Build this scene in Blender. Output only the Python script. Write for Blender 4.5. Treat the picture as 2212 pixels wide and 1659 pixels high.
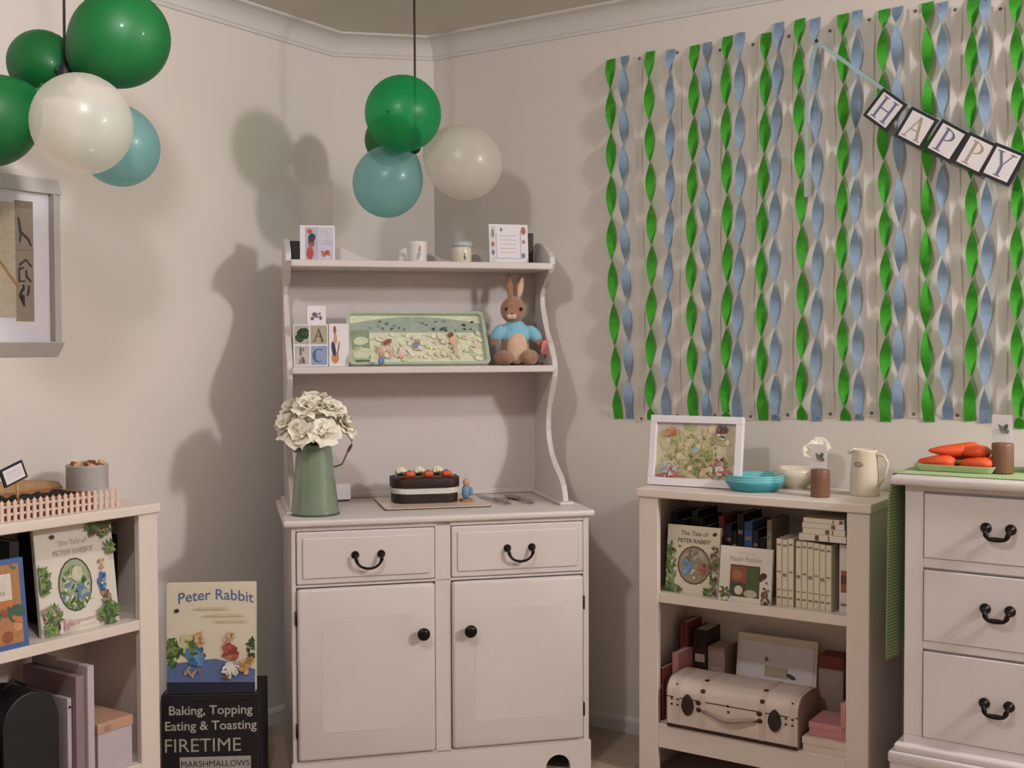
import bpy, bmesh, math, random
from mathutils import Vector, Matrix, noise
random.seed(7)
for o in list(bpy.data.objects): bpy.data.objects.remove(o)
SC = bpy.context.scene; C = SC.collection
# ------------------------------------------------------------------ camera
PIT, ROL = math.radians(1.808), math.radians(.19)
CAMZ = 1.4
_X = Vector((1,0,0)); _F = Vector((0,math.cos(PIT),-math.sin(PIT))); _U = Vector((0,math.sin(PIT),math.cos(PIT)))
_R = math.cos(ROL)*_X-math.sin(ROL)*_U; _V = math.sin(ROL)*_X+math.cos(ROL)*_U
cd = bpy.data.cameras.new('camera'); cam = bpy.data.objects.new('camera', cd); C.objects.link(cam)
cd.sensor_width = 36; cd.sensor_fit = 'HORIZONTAL'; cd.lens = 2546.9/2212*36; cd.clip_start = .02
m = Matrix((( _R.x,_V.x,-_F.x,0),(_R.y,_V.y,-_F.y,0),(_R.z,_V.z,-_F.z,CAMZ),(0,0,0,1)))
cam.matrix_world = m
SC.camera = cam
# ------------------------------------------------------------------ world, lamps, exposure
w = bpy.data.worlds.new('world'); SC.world = w; w.use_nodes = True
w.node_tree.nodes['Background'].inputs[0].default_value = (.5,.55,.6,1); w.node_tree.nodes['Background'].inputs[1].default_value = .05
def lamp(name, loc, energy, col, size):
    l = bpy.data.lights.new(name, 'POINT'); l.energy = energy; l.color = col; l.shadow_soft_size = size
    o = bpy.data.objects.new(name, l); C.objects.link(o); o.location = loc; return o
lamp('lamp_near_right', (2.9,1.5,2.46), 158, (1,.967,.972), .15)
lamp('lamp_near_left', (-.60,1.95,2.53), 34, (1,.97,.972), .07)
lamp('lamp_behind', (.2,.35,1.85), 6, (1,.97,.95), .10)
SC.view_settings.view_transform = 'Standard'; SC.view_settings.look = 'None'; SC.view_settings.gamma = 1; SC.view_settings.use_curve_mapping = False
SC.view_settings.exposure = 0.29
# ------------------------------------------------------------------ frames of reference of the room
AL, AR, AH = 56.233, -33.767, 11.233
def axis(a): t = math.radians(a); return Vector((math.cos(t),math.sin(t),0))
CR = Vector((-.308,4.727,0)); CL = CR-.4006*axis(AH); CM = (CR+CL)/2
FR = {'L':(CL,AL),'R':(CR,AR),'H':(CM,AH),'K':(Vector((-.332,4.284,0)),AH+2.5),'W':(Vector((0,0,0)),0)}
def at(fr,u,v,z=0):
    o,a = FR[fr]; x = axis(a); n = Vector((-x.y,x.x,0)); return o+u*x-v*n+Vector((0,0,z))
# ------------------------------------------------------------------ materials
def lin(h):
    h = h.lstrip('#'); r = [int(h[i:i+2],16)/255 for i in (0,2,4)]
    return tuple(c/12.92 if c<=.04045 else ((c+.055)/1.055)**2.4 for c in r)
MATS = {}
def mat(name, col, rough=.5, metal=0, var=.06, scale=12, bump=0, bscale=60, spec=.5, coat=0, transp=0, transl=0, sheen=0, tcol=None):
    if name in MATS: return MATS[name]
    m = bpy.data.materials.new(name); m.use_nodes = True; nt = m.node_tree; N = nt.nodes; L = nt.links
    b = N['Principled BSDF']; c = lin(col) if isinstance(col,str) else col
    b.inputs['Roughness'].default_value = rough; b.inputs['Metallic'].default_value = metal
    b.inputs['Specular IOR Level'].default_value = spec; b.inputs['Coat Weight'].default_value = coat; b.inputs['Sheen Weight'].default_value = sheen
    tc = N.new('ShaderNodeTexCoord'); nz = N.new('ShaderNodeTexNoise'); nz.inputs['Scale'].default_value = scale; nz.inputs['Detail'].default_value = 4
    L.new(tc.outputs['Object'], nz.inputs['Vector'])
    rp = N.new('ShaderNodeValToRGB'); rp.color_ramp.elements[0].position = .3; rp.color_ramp.elements[1].position = .7
    rp.color_ramp.elements[0].color = tuple(x*(1-var) for x in c)+(1,); rp.color_ramp.elements[1].color = tuple(min(1,x*(1+var)) for x in c)+(1,)
    L.new(nz.outputs['Fac'], rp.inputs['Fac']); L.new(rp.outputs['Color'], b.inputs['Base Color'])
    if bump:
        n2 = N.new('ShaderNodeTexNoise'); n2.inputs['Scale'].default_value = bscale; n2.inputs['Detail'].default_value = 3; L.new(tc.outputs['Object'], n2.inputs['Vector'])
        bp = N.new('ShaderNodeBump'); bp.inputs['Strength'].default_value = bump; bp.inputs['Distance'].default_value = .004
        L.new(n2.outputs['Fac'], bp.inputs['Height']); L.new(bp.outputs['Normal'], b.inputs['Normal'])
    out = N['Material Output']; sh = b.outputs[0]
    if transl:
        t = N.new('ShaderNodeBsdfTranslucent'); t.inputs[0].default_value = c+(1,); mx = N.new('ShaderNodeMixShader'); mx.inputs[0].default_value = transl
        L.new(sh, mx.inputs[1]); L.new(t.outputs[0], mx.inputs[2]); sh = mx.outputs[0]
    if transp:
        t = N.new('ShaderNodeBsdfTransparent'); t.inputs[0].default_value = (tcol or tuple(.5+.5*x for x in c))+(1,); mx = N.new('ShaderNodeMixShader'); mx.inputs[0].default_value = transp
        L.new(sh, mx.inputs[1]); L.new(t.outputs[0], mx.inputs[2]); sh = mx.outputs[0]
    L.new(sh, out.inputs[0]); MATS[name] = m; return m
mat('wall_paint','DDD5CE',.75,var=.02,scale=2,bump=.03,bscale=220)
mat('rear_low_bounce','938A80',.8,var=.02,scale=2); mat('ceiling_paint','D2CDC2',.85,var=.015,scale=2)  # unseen rear walls get a made-up dark tone to hold down bounce light
mat('cornice_paint','D4CFCB',.7,var=.01)
mat('tile','A89684',.35,var=.09,scale=9); mat('grout','6E6156',.9)
mat('hutch_paint','D6CDCA',.42,var=.025,scale=5,bump=.04,bscale=35)
mat('shelf_paint','E0D3CA',.5,var=.02,scale=5)
mat('chest_paint','D8D0D0',.45,var=.02,scale=6,bump=.03,bscale=40)
mat('iron','1E1512',.38,metal=.6,var=.1); mat('black_wood','141217',.5)
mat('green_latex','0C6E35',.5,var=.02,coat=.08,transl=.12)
mat('green_latex_lit','12A865',.40,var=.02,spec=.9,coat=.1,transl=.35,transp=.42,tcol=(.22,.85,.5))  # copy of the green latex with a lit look put into its colour
mat('pearl','F6F2EA',.33,var=.02,scale=5,spec=.9,coat=.3,transp=.45,transl=.45,tcol=(.97,.95,.92)); mat('blue_latex','97CBCB',.33,var=.05,scale=6,spec=.9,coat=.3,transp=.46,transl=.4,tcol=(.62,.86,.87))
mat('cord','3A3530',.7)
mat('crepe_green','3FA324',.8,var=.12,scale=60,bump=.2,bscale=300,transl=.2); mat('crepe_blue','8FA6C2',.8,var=.08,scale=60,bump=.2,bscale=300,transl=.25); mat('crepe_white','F3EEE8',.85,var=.02,scale=60,transl=.45)
mat('tack','6F6258',.7); mat('ribbon','A9C6C8',.6,transp=.2)
mat('card_black','17151A',.6); mat('paper','E6E0E4',.7,var=.02); mat('ink_blue','6D7490',.7); mat('ink_tan','A89C86',.7)
mat('frame_grey','C0BBB8',.5,var=.02); mat('mat_board','DDD9E2',.8,var=.01); mat('frame_white','EAE4EA',.4,var=.01)
mat('cover_cream','DDD3BE',.5,var=.03); mat('cover_white','DAD2C8',.5,var=.03); mat('cover_blue','3C5C93',.45); mat('pages','CFC3AC',.9,var=.08,scale=80)
mat('sage','7A8B77',.16,var=.05,coat=.9); mat('sage_dark','4A5548',.5)
mat('petal','FFF8EA',.7,var=.02,scale=20,transl=.12); mat('petal_core','E2C98E',.75,var=.15,scale=40); mat('leaf_brown','5C4630',.8)
mat('choc','2A120E',.55,var=.2,scale=60,bump=.5,bscale=120); mat('ganache','4E1416',.3,var=.25,scale=30,bump=.2,bscale=60); mat('cream_fill','D5D3CA',.6,bump=.2)
mat('orange_icing','E2562B',.5,var=.12,scale=40); mat('cauli','F4EED6',.8,var=.1,scale=60,bump=.6,bscale=150); mat('leaf','5D6B33',.7,var=.2,scale=30); mat('pink_icing','A8545A',.5)
mat('board','DCCABB',.35,var=.02); mat('board_edge','5A4330',.6); mat('chrome','9A8C82',.25,metal=.8,var=.05); mat('clear_handle','B9A79A',.12,var=.1,scale=60,transp=.35,coat=.6)
mat('fur','A67A5E',.95,var=.16,scale=90,bump=.9,bscale=260,sheen=.4); mat('fur_cream','DCBBA2',.95,var=.08,scale=90,bump=.8,bscale=260,sheen=.4); mat('fur_dark','5E3A2B',.95,var=.15,scale=90,bump=.9,bscale=260)
mat('knit_blue','86C0DA',.9,var=.08,scale=50,bump=.6,bscale=200,sheen=.2); mat('pink_felt','D97F88',.9,var=.08,scale=50,bump=.4); mat('bead','120807',.12)
mat('ceramic','E3DDD8',.25,var=.02,coat=.3); mat('ceramic_cream','DDD0BC',.3,var=.03,coat=.2); mat('lid_blue','A9B3B8',.35); mat('jar_glass','D5D0C8',.1,var=.02,transp=.3,coat=.5)
mat('turq','74C4CC',.28,var=.03,coat=.3); mat('turq_dark','3F93A2',.3); mat('tan_tin','7C5743',.45,var=.12,scale=25)
mat('case','D8C8BE',.42,var=.04,scale=10,bump=.1,bscale=120); mat('case_end','9A857B',.6); mat('leather','2B1712',.5,var=.15); mat('stud','4E2F1B',.35,metal=.5); mat('strap_paint','CDBCB1',.5)
mat('navy','1C2438',.6); mat('pinkbox','C28688',.6,var=.05); mat('redbook','7E3B33',.6); mat('soil','1A0F0C',.95,var=.4,scale=70,bump=1,bscale=130); mat('wood','9B6A40',.6,var=.2,scale=18); mat('pale_wood','C49A6C',.6,var=.15,scale=18)
mat('lilac_board','8E777E',.6,var=.05); mat('peach','BE957E',.6,var=.05); mat('lilac_edge','BFB2B8',.5); mat('tin_white','BDBAB8',.4,var=.05); mat('biscuit','8B5330',.8,var=.2,scale=50); mat('biscuit_pale','D0A486',.8)
mat('green_tray','BECCA4',.35,var=.04); mat('picket','D9BEB4',.55,var=.03)
def gingham():
    m = bpy.data.materials.new('gingham'); m.use_nodes = True; nt = m.node_tree; N = nt.nodes; L = nt.links; b = N['Principled BSDF']; b.inputs['Roughness'].default_value = .85
    tc = N.new('ShaderNodeTexCoord'); sp = N.new('ShaderNodeSeparateXYZ'); L.new(tc.outputs['UV'], sp.inputs[0]); s = []
    for k in (0,1):
        a = N.new('ShaderNodeMath'); a.operation = 'MULTIPLY'; a.inputs[1].default_value = 110; L.new(sp.outputs[k], a.inputs[0])
        f = N.new('ShaderNodeMath'); f.operation = 'FRACT'; L.new(a.outputs[0], f.inputs[0])
        g = N.new('ShaderNodeMath'); g.operation = 'GREATER_THAN'; g.inputs[1].default_value = .5; L.new(f.outputs[0], g.inputs[0]); s.append(g)
    ad = N.new('ShaderNodeMath'); ad.operation = 'ADD'; L.new(s[0].outputs[0], ad.inputs[0]); L.new(s[1].outputs[0], ad.inputs[1])
    hf = N.new('ShaderNodeMath'); hf.operation = 'MULTIPLY'; hf.inputs[1].default_value = .5; L.new(ad.outputs[0], hf.inputs[0])
    rp = N.new('ShaderNodeValToRGB'); rp.color_ramp.elements[0].color = lin('5C8F45')+(1,); rp.color_ramp.elements[1].color = lin('D5DFB4')+(1,)
    L.new(hf.outputs[0], rp.inputs[0]); L.new(rp.outputs[0], b.inputs['Base Color']); MATS['gingham'] = m
gingham()
def printmat():
    m = bpy.data.materials.new('printed_ink'); m.use_nodes = True; nt = m.node_tree; N = nt.nodes; L = nt.links; b = N['Principled BSDF']; b.inputs['Roughness'].default_value = .55
    a = N.new('ShaderNodeVertexColor'); a.layer_name = 'Col'; tc = N.new('ShaderNodeTexCoord'); nz = N.new('ShaderNodeTexNoise'); nz.inputs['Scale'].default_value = 70; nz.inputs['Detail'].default_value = 5
    L.new(tc.outputs['Object'], nz.inputs[0]); mr = N.new('ShaderNodeMapRange'); mr.inputs[3].default_value = .72; mr.inputs[4].default_value = 1.25; L.new(nz.outputs[0], mr.inputs[0])
    mx = N.new('ShaderNodeMix'); mx.data_type = 'RGBA'; mx.blend_type = 'MULTIPLY'; mx.inputs[0].default_value = 1
    L.new(a.outputs[0], mx.inputs[6]); L.new(mr.outputs[0], mx.inputs[7]); L.new(mx.outputs[2], b.inputs['Base Color']); MATS['print'] = m
printmat()
# ------------------------------------------------------------------ mesh helpers
class MB:
    def __init__(s): s.b = bmesh.new()
    def _new(s, vs, fs, M=None):
        if M is not None: vs = [M @ Vector(v) for v in vs]
        V = [s.b.verts.new(v) for v in vs]; F = []
        for f in fs:
            try: F.append(s.b.faces.new([V[i] for i in f]))
            except ValueError: pass
        return V, F
    def box(s,x0,x1,y0,y1,z0,z1,bev=0,seg=2,M=None):
        vs = [(x,y,z) for x in (x0,x1) for y in (y0,y1) for z in (z0,z1)]
        V,F = s._new(vs,[(0,1,3,2),(4,6,7,5),(0,4,5,1),(2,3,7,6),(0,2,6,4),(1,5,7,3)],M)
        if bev:
            E = list({e for f in F for e in f.edges}); bmesh.ops.bevel(s.b, geom=E, offset=bev, segments=seg, profile=.5, affect='EDGES')
        return s
    def lathe(s,prof,n=32,cx=0,cy=0,cap=True,M=None,fl=None):
        vs = []; fs = []
        for r,z in prof:
            for k in range(n):
                a = 2*math.pi*k/n; rr = r*(fl(a,z) if fl else 1); vs.append((cx+rr*math.cos(a),cy+rr*math.sin(a),z))
        for i in range(len(prof)-1):
            for k in range(n): fs.append((i*n+k,i*n+(k+1)%n,(i+1)*n+(k+1)%n,(i+1)*n+k))
        if cap: fs.append(tuple(range(n))[::-1]); fs.append(tuple((len(prof)-1)*n+k for k in range(n)))
        s._new(vs,fs,M); return s
    def tube(s,path,r,n=8,closed=False):
        P = [Vector(p) for p in path]; vs = []; fs = []; R = r if isinstance(r,(list,tuple)) else [r]*len(P)
        up = None
        for i,p in enumerate(P):
            t = (P[min(i+1,len(P)-1)]-P[max(i-1,0)]).normalized()
            if up is None: up = t.orthogonal().normalized()
            up = (up-t*up.dot(t)).normalized(); sd = t.cross(up)
            for k in range(n):
                a = 2*math.pi*k/n; vs.append(p+R[i]*(math.cos(a)*up+math.sin(a)*sd))
        for i in range(len(P)-1):
            for k in range(n): fs.append((i*n+k,i*n+(k+1)%n,(i+1)*n+(k+1)%n,(i+1)*n+k))
        fs.append(tuple(range(n))[::-1]); fs.append(tuple((len(P)-1)*n+k for k in range(n)))
        s._new(vs,fs); return s
    def ell(s,c,r,n=20,m=12,M=None,f=None):
        vs = []; fs = []; T = Matrix.Translation(Vector(c)) if M is None else M
        for i in range(1,m):
            t = math.pi*i/m
            for k in range(n):
                a = 2*math.pi*k/n; p = Vector((r[0]*math.sin(t)*math.cos(a),r[1]*math.sin(t)*math.sin(a),r[2]*math.cos(t)))
                if f: p = f(p)
                vs.append(p)
        vs += [f(Vector((0,0,r[2]))) if f else Vector((0,0,r[2])), f(Vector((0,0,-r[2]))) if f else Vector((0,0,-r[2]))]
        a,b = len(vs)-2,len(vs)-1
        for i in range(m-2):
            for k in range(n): fs.append((i*n+k,(i+1)*n+k,(i+1)*n+(k+1)%n,i*n+(k+1)%n))
        for k in range(n): fs.append((a,k,(k+1)%n)); fs.append((b,(m-2)*n+(k+1)%n,(m-2)*n+k))
        s._new(vs,fs,T); return s
    def prism(s,poly,h0,h1,ax='z',bev=0):
        # poly 2D; ax: extrusion axis
        def P(a,b,h): return {'z':(a,b,h),'y':(a,h,b),'x':(h,a,b)}[ax]
        n = len(poly); vs = [P(a,b,h0) for a,b in poly]+[P(a,b,h1) for a,b in poly]
        fs = [tuple(range(n)),tuple(range(2*n-1,n-1,-1))]+[(i,i+n,(i+1)%n+n,(i+1)%n) for i in range(n)]
        V,F = s._new(vs,fs)
        if bev:
            E = list({e for f in F[:2] for e in f.edges}); bmesh.ops.bevel(s.b, geom=E, offset=bev, segments=2, profile=.5, affect='EDGES')
        return s
    def grid(s,nu,nv,f,close=False):
        vs = [f(i/nu,j/nv) for j in range(nv+1) for i in range(nu+1)]
        fs = [(j*(nu+1)+i,j*(nu+1)+i+1,(j+1)*(nu+1)+i+1,(j+1)*(nu+1)+i) for j in range(nv) for i in range(nu)]
        s._new(vs,fs); return s
    def build(s,name,m,parent=None,smooth=False,loc=None,rot=None,uv=False,fix=True):
        if fix: bmesh.ops.recalc_face_normals(s.b, faces=s.b.faces)
        me = bpy.data.meshes.new(name); s.b.to_mesh(me); s.b.free()
        return put(name,me,m,parent,smooth,loc,rot)
def put(name,me,m,parent=None,smooth=False,loc=None,rot=None):
    if m is not None and not me.materials: me.materials.append(MATS[m])
    if smooth:
        me.polygons.foreach_set('use_smooth',[True]*len(me.polygons))
        if smooth == 'auto': me.set_sharp_from_angle(angle=math.radians(35))
    o = bpy.data.objects.new(name,me); C.objects.link(o); o.parent = parent
    if loc is not None: o.location = loc
    if rot is not None: o.rotation_euler = rot
    return o
def thing(name,label,cat,fr,u,v,z,rot=0,group=None,tilt=0,roll=0):
    o = bpy.data.objects.new(name,None); C.objects.link(o); o.empty_display_size = .05
    o.location = at(fr,u,v,z); o.rotation_euler = (math.radians(tilt),math.radians(roll),math.radians(FR[fr][1]+rot))
    return tag(o,label,cat,group)
def tag(o,label,cat,group=None):
    o['label'] = label; o['category'] = cat
    if group: o['group'] = group
    return o
def struct(o): o['kind'] = 'structure'; return o
def place(o,fr,u,v,z,rot=0): o.location = at(fr,u,v,z); o.rotation_euler = (0,0,math.radians(FR[fr][1]+rot)); return o
def text_mesh(s,size,bold=0,shear=0,align='CENTER'):
    cu = bpy.data.curves.new('t','FONT'); cu.body = s; cu.size = size; cu.align_x = align; cu.offset = bold*size; cu.shear = shear; cu.resolution_u = 3
    ob = bpy.data.objects.new('t',cu); C.objects.link(ob); bpy.context.view_layer.update()
    me = bpy.data.meshes.new_from_object(ob.evaluated_get(bpy.context.evaluated_depsgraph_get()))
    bpy.data.objects.remove(ob); bpy.data.curves.remove(cu)
    r = ([tuple(v.co) for v in me.vertices],[tuple(p.vertices) for p in me.polygons]); bpy.data.meshes.remove(me); return r
def art(parent,items,name='cover_print',y=0,step=.00025,o=(0,0),clip=None):
    """flat print on the front (-y) face, in the local x/z plane; items painted in order"""
    vs=[]; fs=[]; cs=[]
    for i,it in enumerate(items):
        yy = y-.0004-step*i; k = it[0]; c = lin(it[-1])
        if k == 'e':
            _,cx,cz,rx,rz,an,_ = it; n=18; b=len(vs); ca,sa = math.cos(math.radians(an)),math.sin(math.radians(an))
            for j in range(n):
                t=2*math.pi*j/n; a_,b_=rx*math.cos(t),rz*math.sin(t); vs.append((o[0]+cx+a_*ca-b_*sa,yy,o[1]+cz+a_*sa+b_*ca))
            fs.append(tuple(range(b,b+n))); cs.append(c)
        elif k == 'r':
            _,x0,x1,z0,z1,_ = it; b=len(vs); vs += [(o[0]+x0,yy,o[1]+z0),(o[0]+x1,yy,o[1]+z0),(o[0]+x1,yy,o[1]+z1),(o[0]+x0,yy,o[1]+z1)]; fs.append((b,b+1,b+2,b+3)); cs.append(c)
        elif k == 'p':
            b=len(vs); vs += [(o[0]+a,yy,o[1]+z) for a,z in it[1]]; fs.append(tuple(range(b,len(vs)))); cs.append(c)
        elif k == 't':
            _,s,x,z,size,bold,arch,_ = it; tv,tf = text_mesh(s,size,bold); b=len(vs)
            vs += [(o[0]+x+a,yy,o[1]+z+zz-arch*a*a) for a,zz,_0 in tv]
            for f in tf: fs.append(tuple(b+q for q in f)); cs.append(c)
    if clip: vs=[(min(max(a,clip[0]),clip[1]),b,min(max(c_,clip[2]),clip[3])) for a,b,c_ in vs]
    me = bpy.data.meshes.new(name); me.from_pydata(vs,[],fs); at_ = me.color_attributes.new('Col','FLOAT_COLOR','CORNER'); li=0
    for p,c in zip(me.polygons,cs):
        for _ in range(p.loop_total): at_.data[li].color = c+(1,); li+=1
    return put(name,me,'print',parent)
def blobs(n,x0,x1,z0,z1,r0,r1,cols,seed):
    R = random.Random(seed); return [('e',R.uniform(x0,x1),R.uniform(z0,z1),R.uniform(r0,r1),R.uniform(r0,r1)*.7,R.uniform(0,180),R.choice(cols)) for _ in range(n)]
def leafy(n,cx,cz,rx,rz,cols,seed,s=.008):
    R = random.Random(seed); out=[]
    for _ in range(n):
        a=R.uniform(0,6.3); q=math.sqrt(R.random()); x=cx+rx*q*math.cos(a); z=cz+rz*q*math.sin(a); t=R.uniform(0,3.1); l=s*R.uniform(.7,1.4)
        out.append(('p',[(x-l*math.cos(t),z-l*math.sin(t)),(x+.4*l*math.sin(t),z-.4*l*math.cos(t)),(x+l*math.cos(t),z+l*math.sin(t)),(x-.4*l*math.sin(t),z+.4*l*math.cos(t))],R.choice(cols)))
    return out
def patch(cx,cz,rx,rz,cols,n,seed,s=.3):
    R = random.Random(seed); out=[]
    for _ in range(n):
        a=R.uniform(0,6.3); q=math.sqrt(R.random())*.8; k=R.uniform(.6,1.3)*s
        out.append(('e',cx+rx*q*math.cos(a),cz+rz*q*math.sin(a),rx*k,rz*k*.6,R.uniform(0,180),R.choice(cols)))
    return out
ORD = ['first','second','third','fourth','fifth','sixth','seventh','eighth','ninth','tenth','eleventh','twelfth','thirteenth','fourteenth','fifteenth']
# ------------------------------------------------------------------ room
CEIL = 2.615
rd,ld = axis(AR),axis(AL)
a1 = (CR+5.4*rd).dot(rd); b1 = (CL-5.2*ld).dot(ld)
PR = CR+5.4*rd; PL = CL-5.2*ld; PX = a1*rd+b1*ld
def wall(name,p,q,m_='wall_paint'):
    d=(q-p).normalized(); n=Vector((-d.y,d.x,0)); L=(q-p).length; mb=MB(); mb.box(-.06,L+.06,0,.12,-.05,CEIL+.1)
    o=struct(mb.build(name,m_)); o.location=p; o.rotation_euler=(0,0,math.atan2(d.y,d.x)); return o
wall('wall_left',PL,CL); wall('wall_corner',CL,CR); wall('wall_right',CR,PR); wall('wall_far_right',PR,PX,'rear_low_bounce'); wall('wall_rear',PX,PL,'rear_low_bounce')
poly=[(p.x,p.y) for p in (PL,CL,CR,PR,PX)]
struct(MB().prism(poly,CEIL,CEIL+.1).build('ceiling','ceiling_paint'))
floor=struct(MB().prism(poly,-.06,-.003).build('floor','grout'))
tm=MB().box(-.2235,.2235,-.2235,.2235,-.01,0,.002,1); tme=bpy.data.meshes.new('tile'); bmesh.ops.recalc_face_normals(tm.b,faces=tm.b.faces); tm.b.to_mesh(tme); tm.b.free(); tme.materials.append(MATS['tile'])
aL=CL.dot(rd); bR=CR.dot(ld)
for i in range(13):
    for j in range(12):
        a=aL+.2245+.45*i; b=bR-.2245-.45*j
        if a>a1 or b<b1: continue
        if a-aL+bR-b<.45: continue
        t=put('tile',tme,None,floor); p=a*rd+b*ld; t.location=(p.x,p.y,0); t.rotation_euler=(0,0,math.radians(AR))
def sweep(name,prof,pts,m):
    """profile (v out from wall, z) swept along the wall polyline with mitres"""
    vs=[];fs=[];n=len(prof)
    for i,p in enumerate(pts):
        ds=[]
        if i>0: ds.append((pts[i]-pts[i-1]).normalized())
        if i<len(pts)-1: ds.append((pts[i+1]-pts[i]).normalized())
        ns=[Vector((d.y,-d.x,0)) for d in ds]; mm=sum(ns,Vector((0,0,0))).normalized(); k=1/mm.dot(ns[0])
        vs+=[p+mm*k*v+Vector((0,0,z)) for v,z in prof]
    for i in range(len(pts)-1):
        for k in range(n): fs.append((i*n+k,i*n+(k+1)%n,(i+1)*n+(k+1)%n,(i+1)*n+k))
    fs.append(tuple(range(n))); fs.append(tuple((len(pts)-1)*n+k for k in range(n)))
    mb=MB(); mb._new(vs,fs); return struct(mb.build(name,m))
cove=[(0,CEIL-.078),(.008,CEIL-.078),(.010,CEIL-.068)]+[(.014+.062*(1-math.cos(t*math.pi/16)),CEIL-.064+.055*math.sin(t*math.pi/16)) for t in range(0,9)]+[(.082,CEIL-.006),(.082,CEIL),(0,CEIL)]
sweep('trim_1',cove,[PL,CL,CR,PR],'cornice_paint')
skirt=[(0,0),(.014,0),(.014,.042),(.010,.052),(.004,.058),(0,.058)]
sweep('baseboard_left',skirt,[PL,CL],'cornice_paint'); sweep('baseboard_corner',skirt,[CL,CR],'cornice_paint'); sweep('baseboard_right',skirt,[CR,PR],'cornice_paint')
# ------------------------------------------------------------------ hutch dresser (frame K, y=-v)
H=thing('hutch_dresser','cream painted hutch dresser with two drawers, two doors and open shelves','dresser','K',0,0,0)
BL,BRT,BF=-.497,.472,-.53
MB().box(BL,BRT,BF+.02,0,.09,.84,.003).build('body','hutch_paint',H)
fr=MB()
for x0,x1,z0,z1 in ((BL,-.483,.09,.84),(-.044,.008,.09,.84),(.452,BRT,.09,.84),(-.483,.452,.826,.84),(-.483,.452,.649,.658),(-.483,.452,.09,.102)): fr.box(x0,x1,BF,BF+.02,z0,z1,.002,1)
fr.build('face_frame','hutch_paint',H)
ct=MB(); ct.box(-.522,.490,-.545,.0,.840,.862,.008,3); ct.build('countertop','hutch_paint',H,True)
pl=[(BL-.004,0),(BL-.004,.094),(BRT+.004,.094),(BRT+.004,0),(.405,0)]
pl+=[(.363+.042*math.cos(t*math.pi/12),.012+.043*math.sin(t*math.pi/12)) for t in range(0,13)]
pl+=[(.30,.010),(.22,.016),(.1,.030),(-.012,.034),(-.12,.030),(-.24,.016),(-.33,.010)]+[(-.388+.042*math.cos(t*math.pi/12),.012+.043*math.sin(t*math.pi/12)) for t in range(0,13)]+[(-.43,0)]
MB().prism(pl,BF-.008,BF+.012,'y').build('plinth','hutch_paint',H)
pb=MB(); pb.box(BL,BL+.02,BF+.03,0,0,.09); pb.box(BRT-.02,BRT,BF+.03,0,0,.09); pb.build('plinth_return','hutch_paint',H)
def bail(parent,x,z,y,wd,drop,rr,tr,flat=False):
    h=MB()
    for sx in (-1,1):
        M=Matrix.Translation((x+sx*wd/2,y,z))@Matrix.Rotation(math.radians(90),4,'X')
        h.lathe([(rr*.4,-.001),(rr,0),(rr,.003),(rr*.8,.007),(rr*.35,.010),(rr*.3,.018),(rr*.45,.021),(rr*.3,.024)],16,M=M)
    pts=[];rad=[]
    for i in range(25):
        t=-1+i/12
        if flat: zz=-drop*(1-abs(t)**5); xx=wd/2*(math.copysign(abs(t)**.75,t))
        else: zz=-drop*math.cos(t*math.pi/2)**.8 if abs(t)<1 else 0; xx=wd/2*math.sin(t*math.pi/2)
        pts.append((x+xx,y-.020-.004*(1-t*t),z+zz)); rad.append(tr*(1+ (.45*math.exp(-((abs(t)-.82)/.08)**2)) + (.35*math.exp(-(t/.35)**2) if flat else 0)))
    h.tube(pts,rad,8); return h.build('handle','iron',parent,True)
for x0,x1,hx in ((-.481,-.046,-.2585),(.010,.450,.233)):
    d=MB(); d.box(x0,x1,BF-.006,BF+.015,.660,.824,.004,2); d.box(x0+.018,x1-.018,BF-.011,BF-.004,.678,.806,.004,2)
    dr=d.build('drawer','hutch_paint',H); bail(dr,hx,.748,BF-.011,.082,.041,.0125,.0042)
for x0,x1,kx in ((-.481,-.046,-.088),(.010,.450,.064)):
    d=MB(); d.box(x0,x1,BF-.014,BF+.012,.104,.646,.010,3); d.box(x0+.075,x1-.075,BF-.0146,BF-.010,.19,.555,.0004,1)
    do=d.build('door','hutch_paint',H,'auto')
    M=Matrix.Translation((kx,BF-.014,.490))@Matrix.Rotation(math.radians(90),4,'X')
    MB().lathe([(.012,0),(.012,.003),(.007,.006),(.006,.014),(.013,.019),(.0195,.024),(.0205,.029),(.017,.034),(.008,.037)],20,M=M).build('knob','iron',do,True)
    hx=x0-.003 if kx<0 else x1+.003
    for hz in (.20,.555):
        MB().tube([(hx,BF-.004,hz-.022),(hx,BF-.004,hz+.022)],.0035,8).build('hinge','iron',do,True)
# upper: side panels with wavy front edge
prof=[(.862,.40),(.89,.395),(.925,.378),(.955,.335),(.985,.275),(1.02,.225),(1.06,.195),(1.10,.18),(1.14,.18),(1.18,.192),(1.22,.215),(1.26,.245),(1.295,.268),(1.325,.272),(1.355,.262),(1.40,.225),(1.45,.17),(1.50,.135),(1.55,.105),(1.58,.105),(1.61,.125),(1.635,.17),(1.66,.215),(1.69,.240),(1.715,.235),(1.735,.205),(1.75,.17),(1.765,.14),(1.775,.10),(1.778,.05),(1.775,.012),(1.77,0),(.862,0)]
for x0,x1 in ((-.492,-.472),(.422,.442)):
    MB().prism([(-v,z) for z,v in prof],x0,x1,'x',bev=.004).build('side_panel','hutch_paint',H)
MB().box(-.475,.425,-.27,-.02,1.669,1.692,.004,2).build('shelf','hutch_paint',H)
MB().box(-.475,.425,-.285,-.02,1.312,1.335,.004,2).build('shelf','hutch_paint',H)
bp=[(-.475,.862),(.425,.862),(.425,1.735)]
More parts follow.
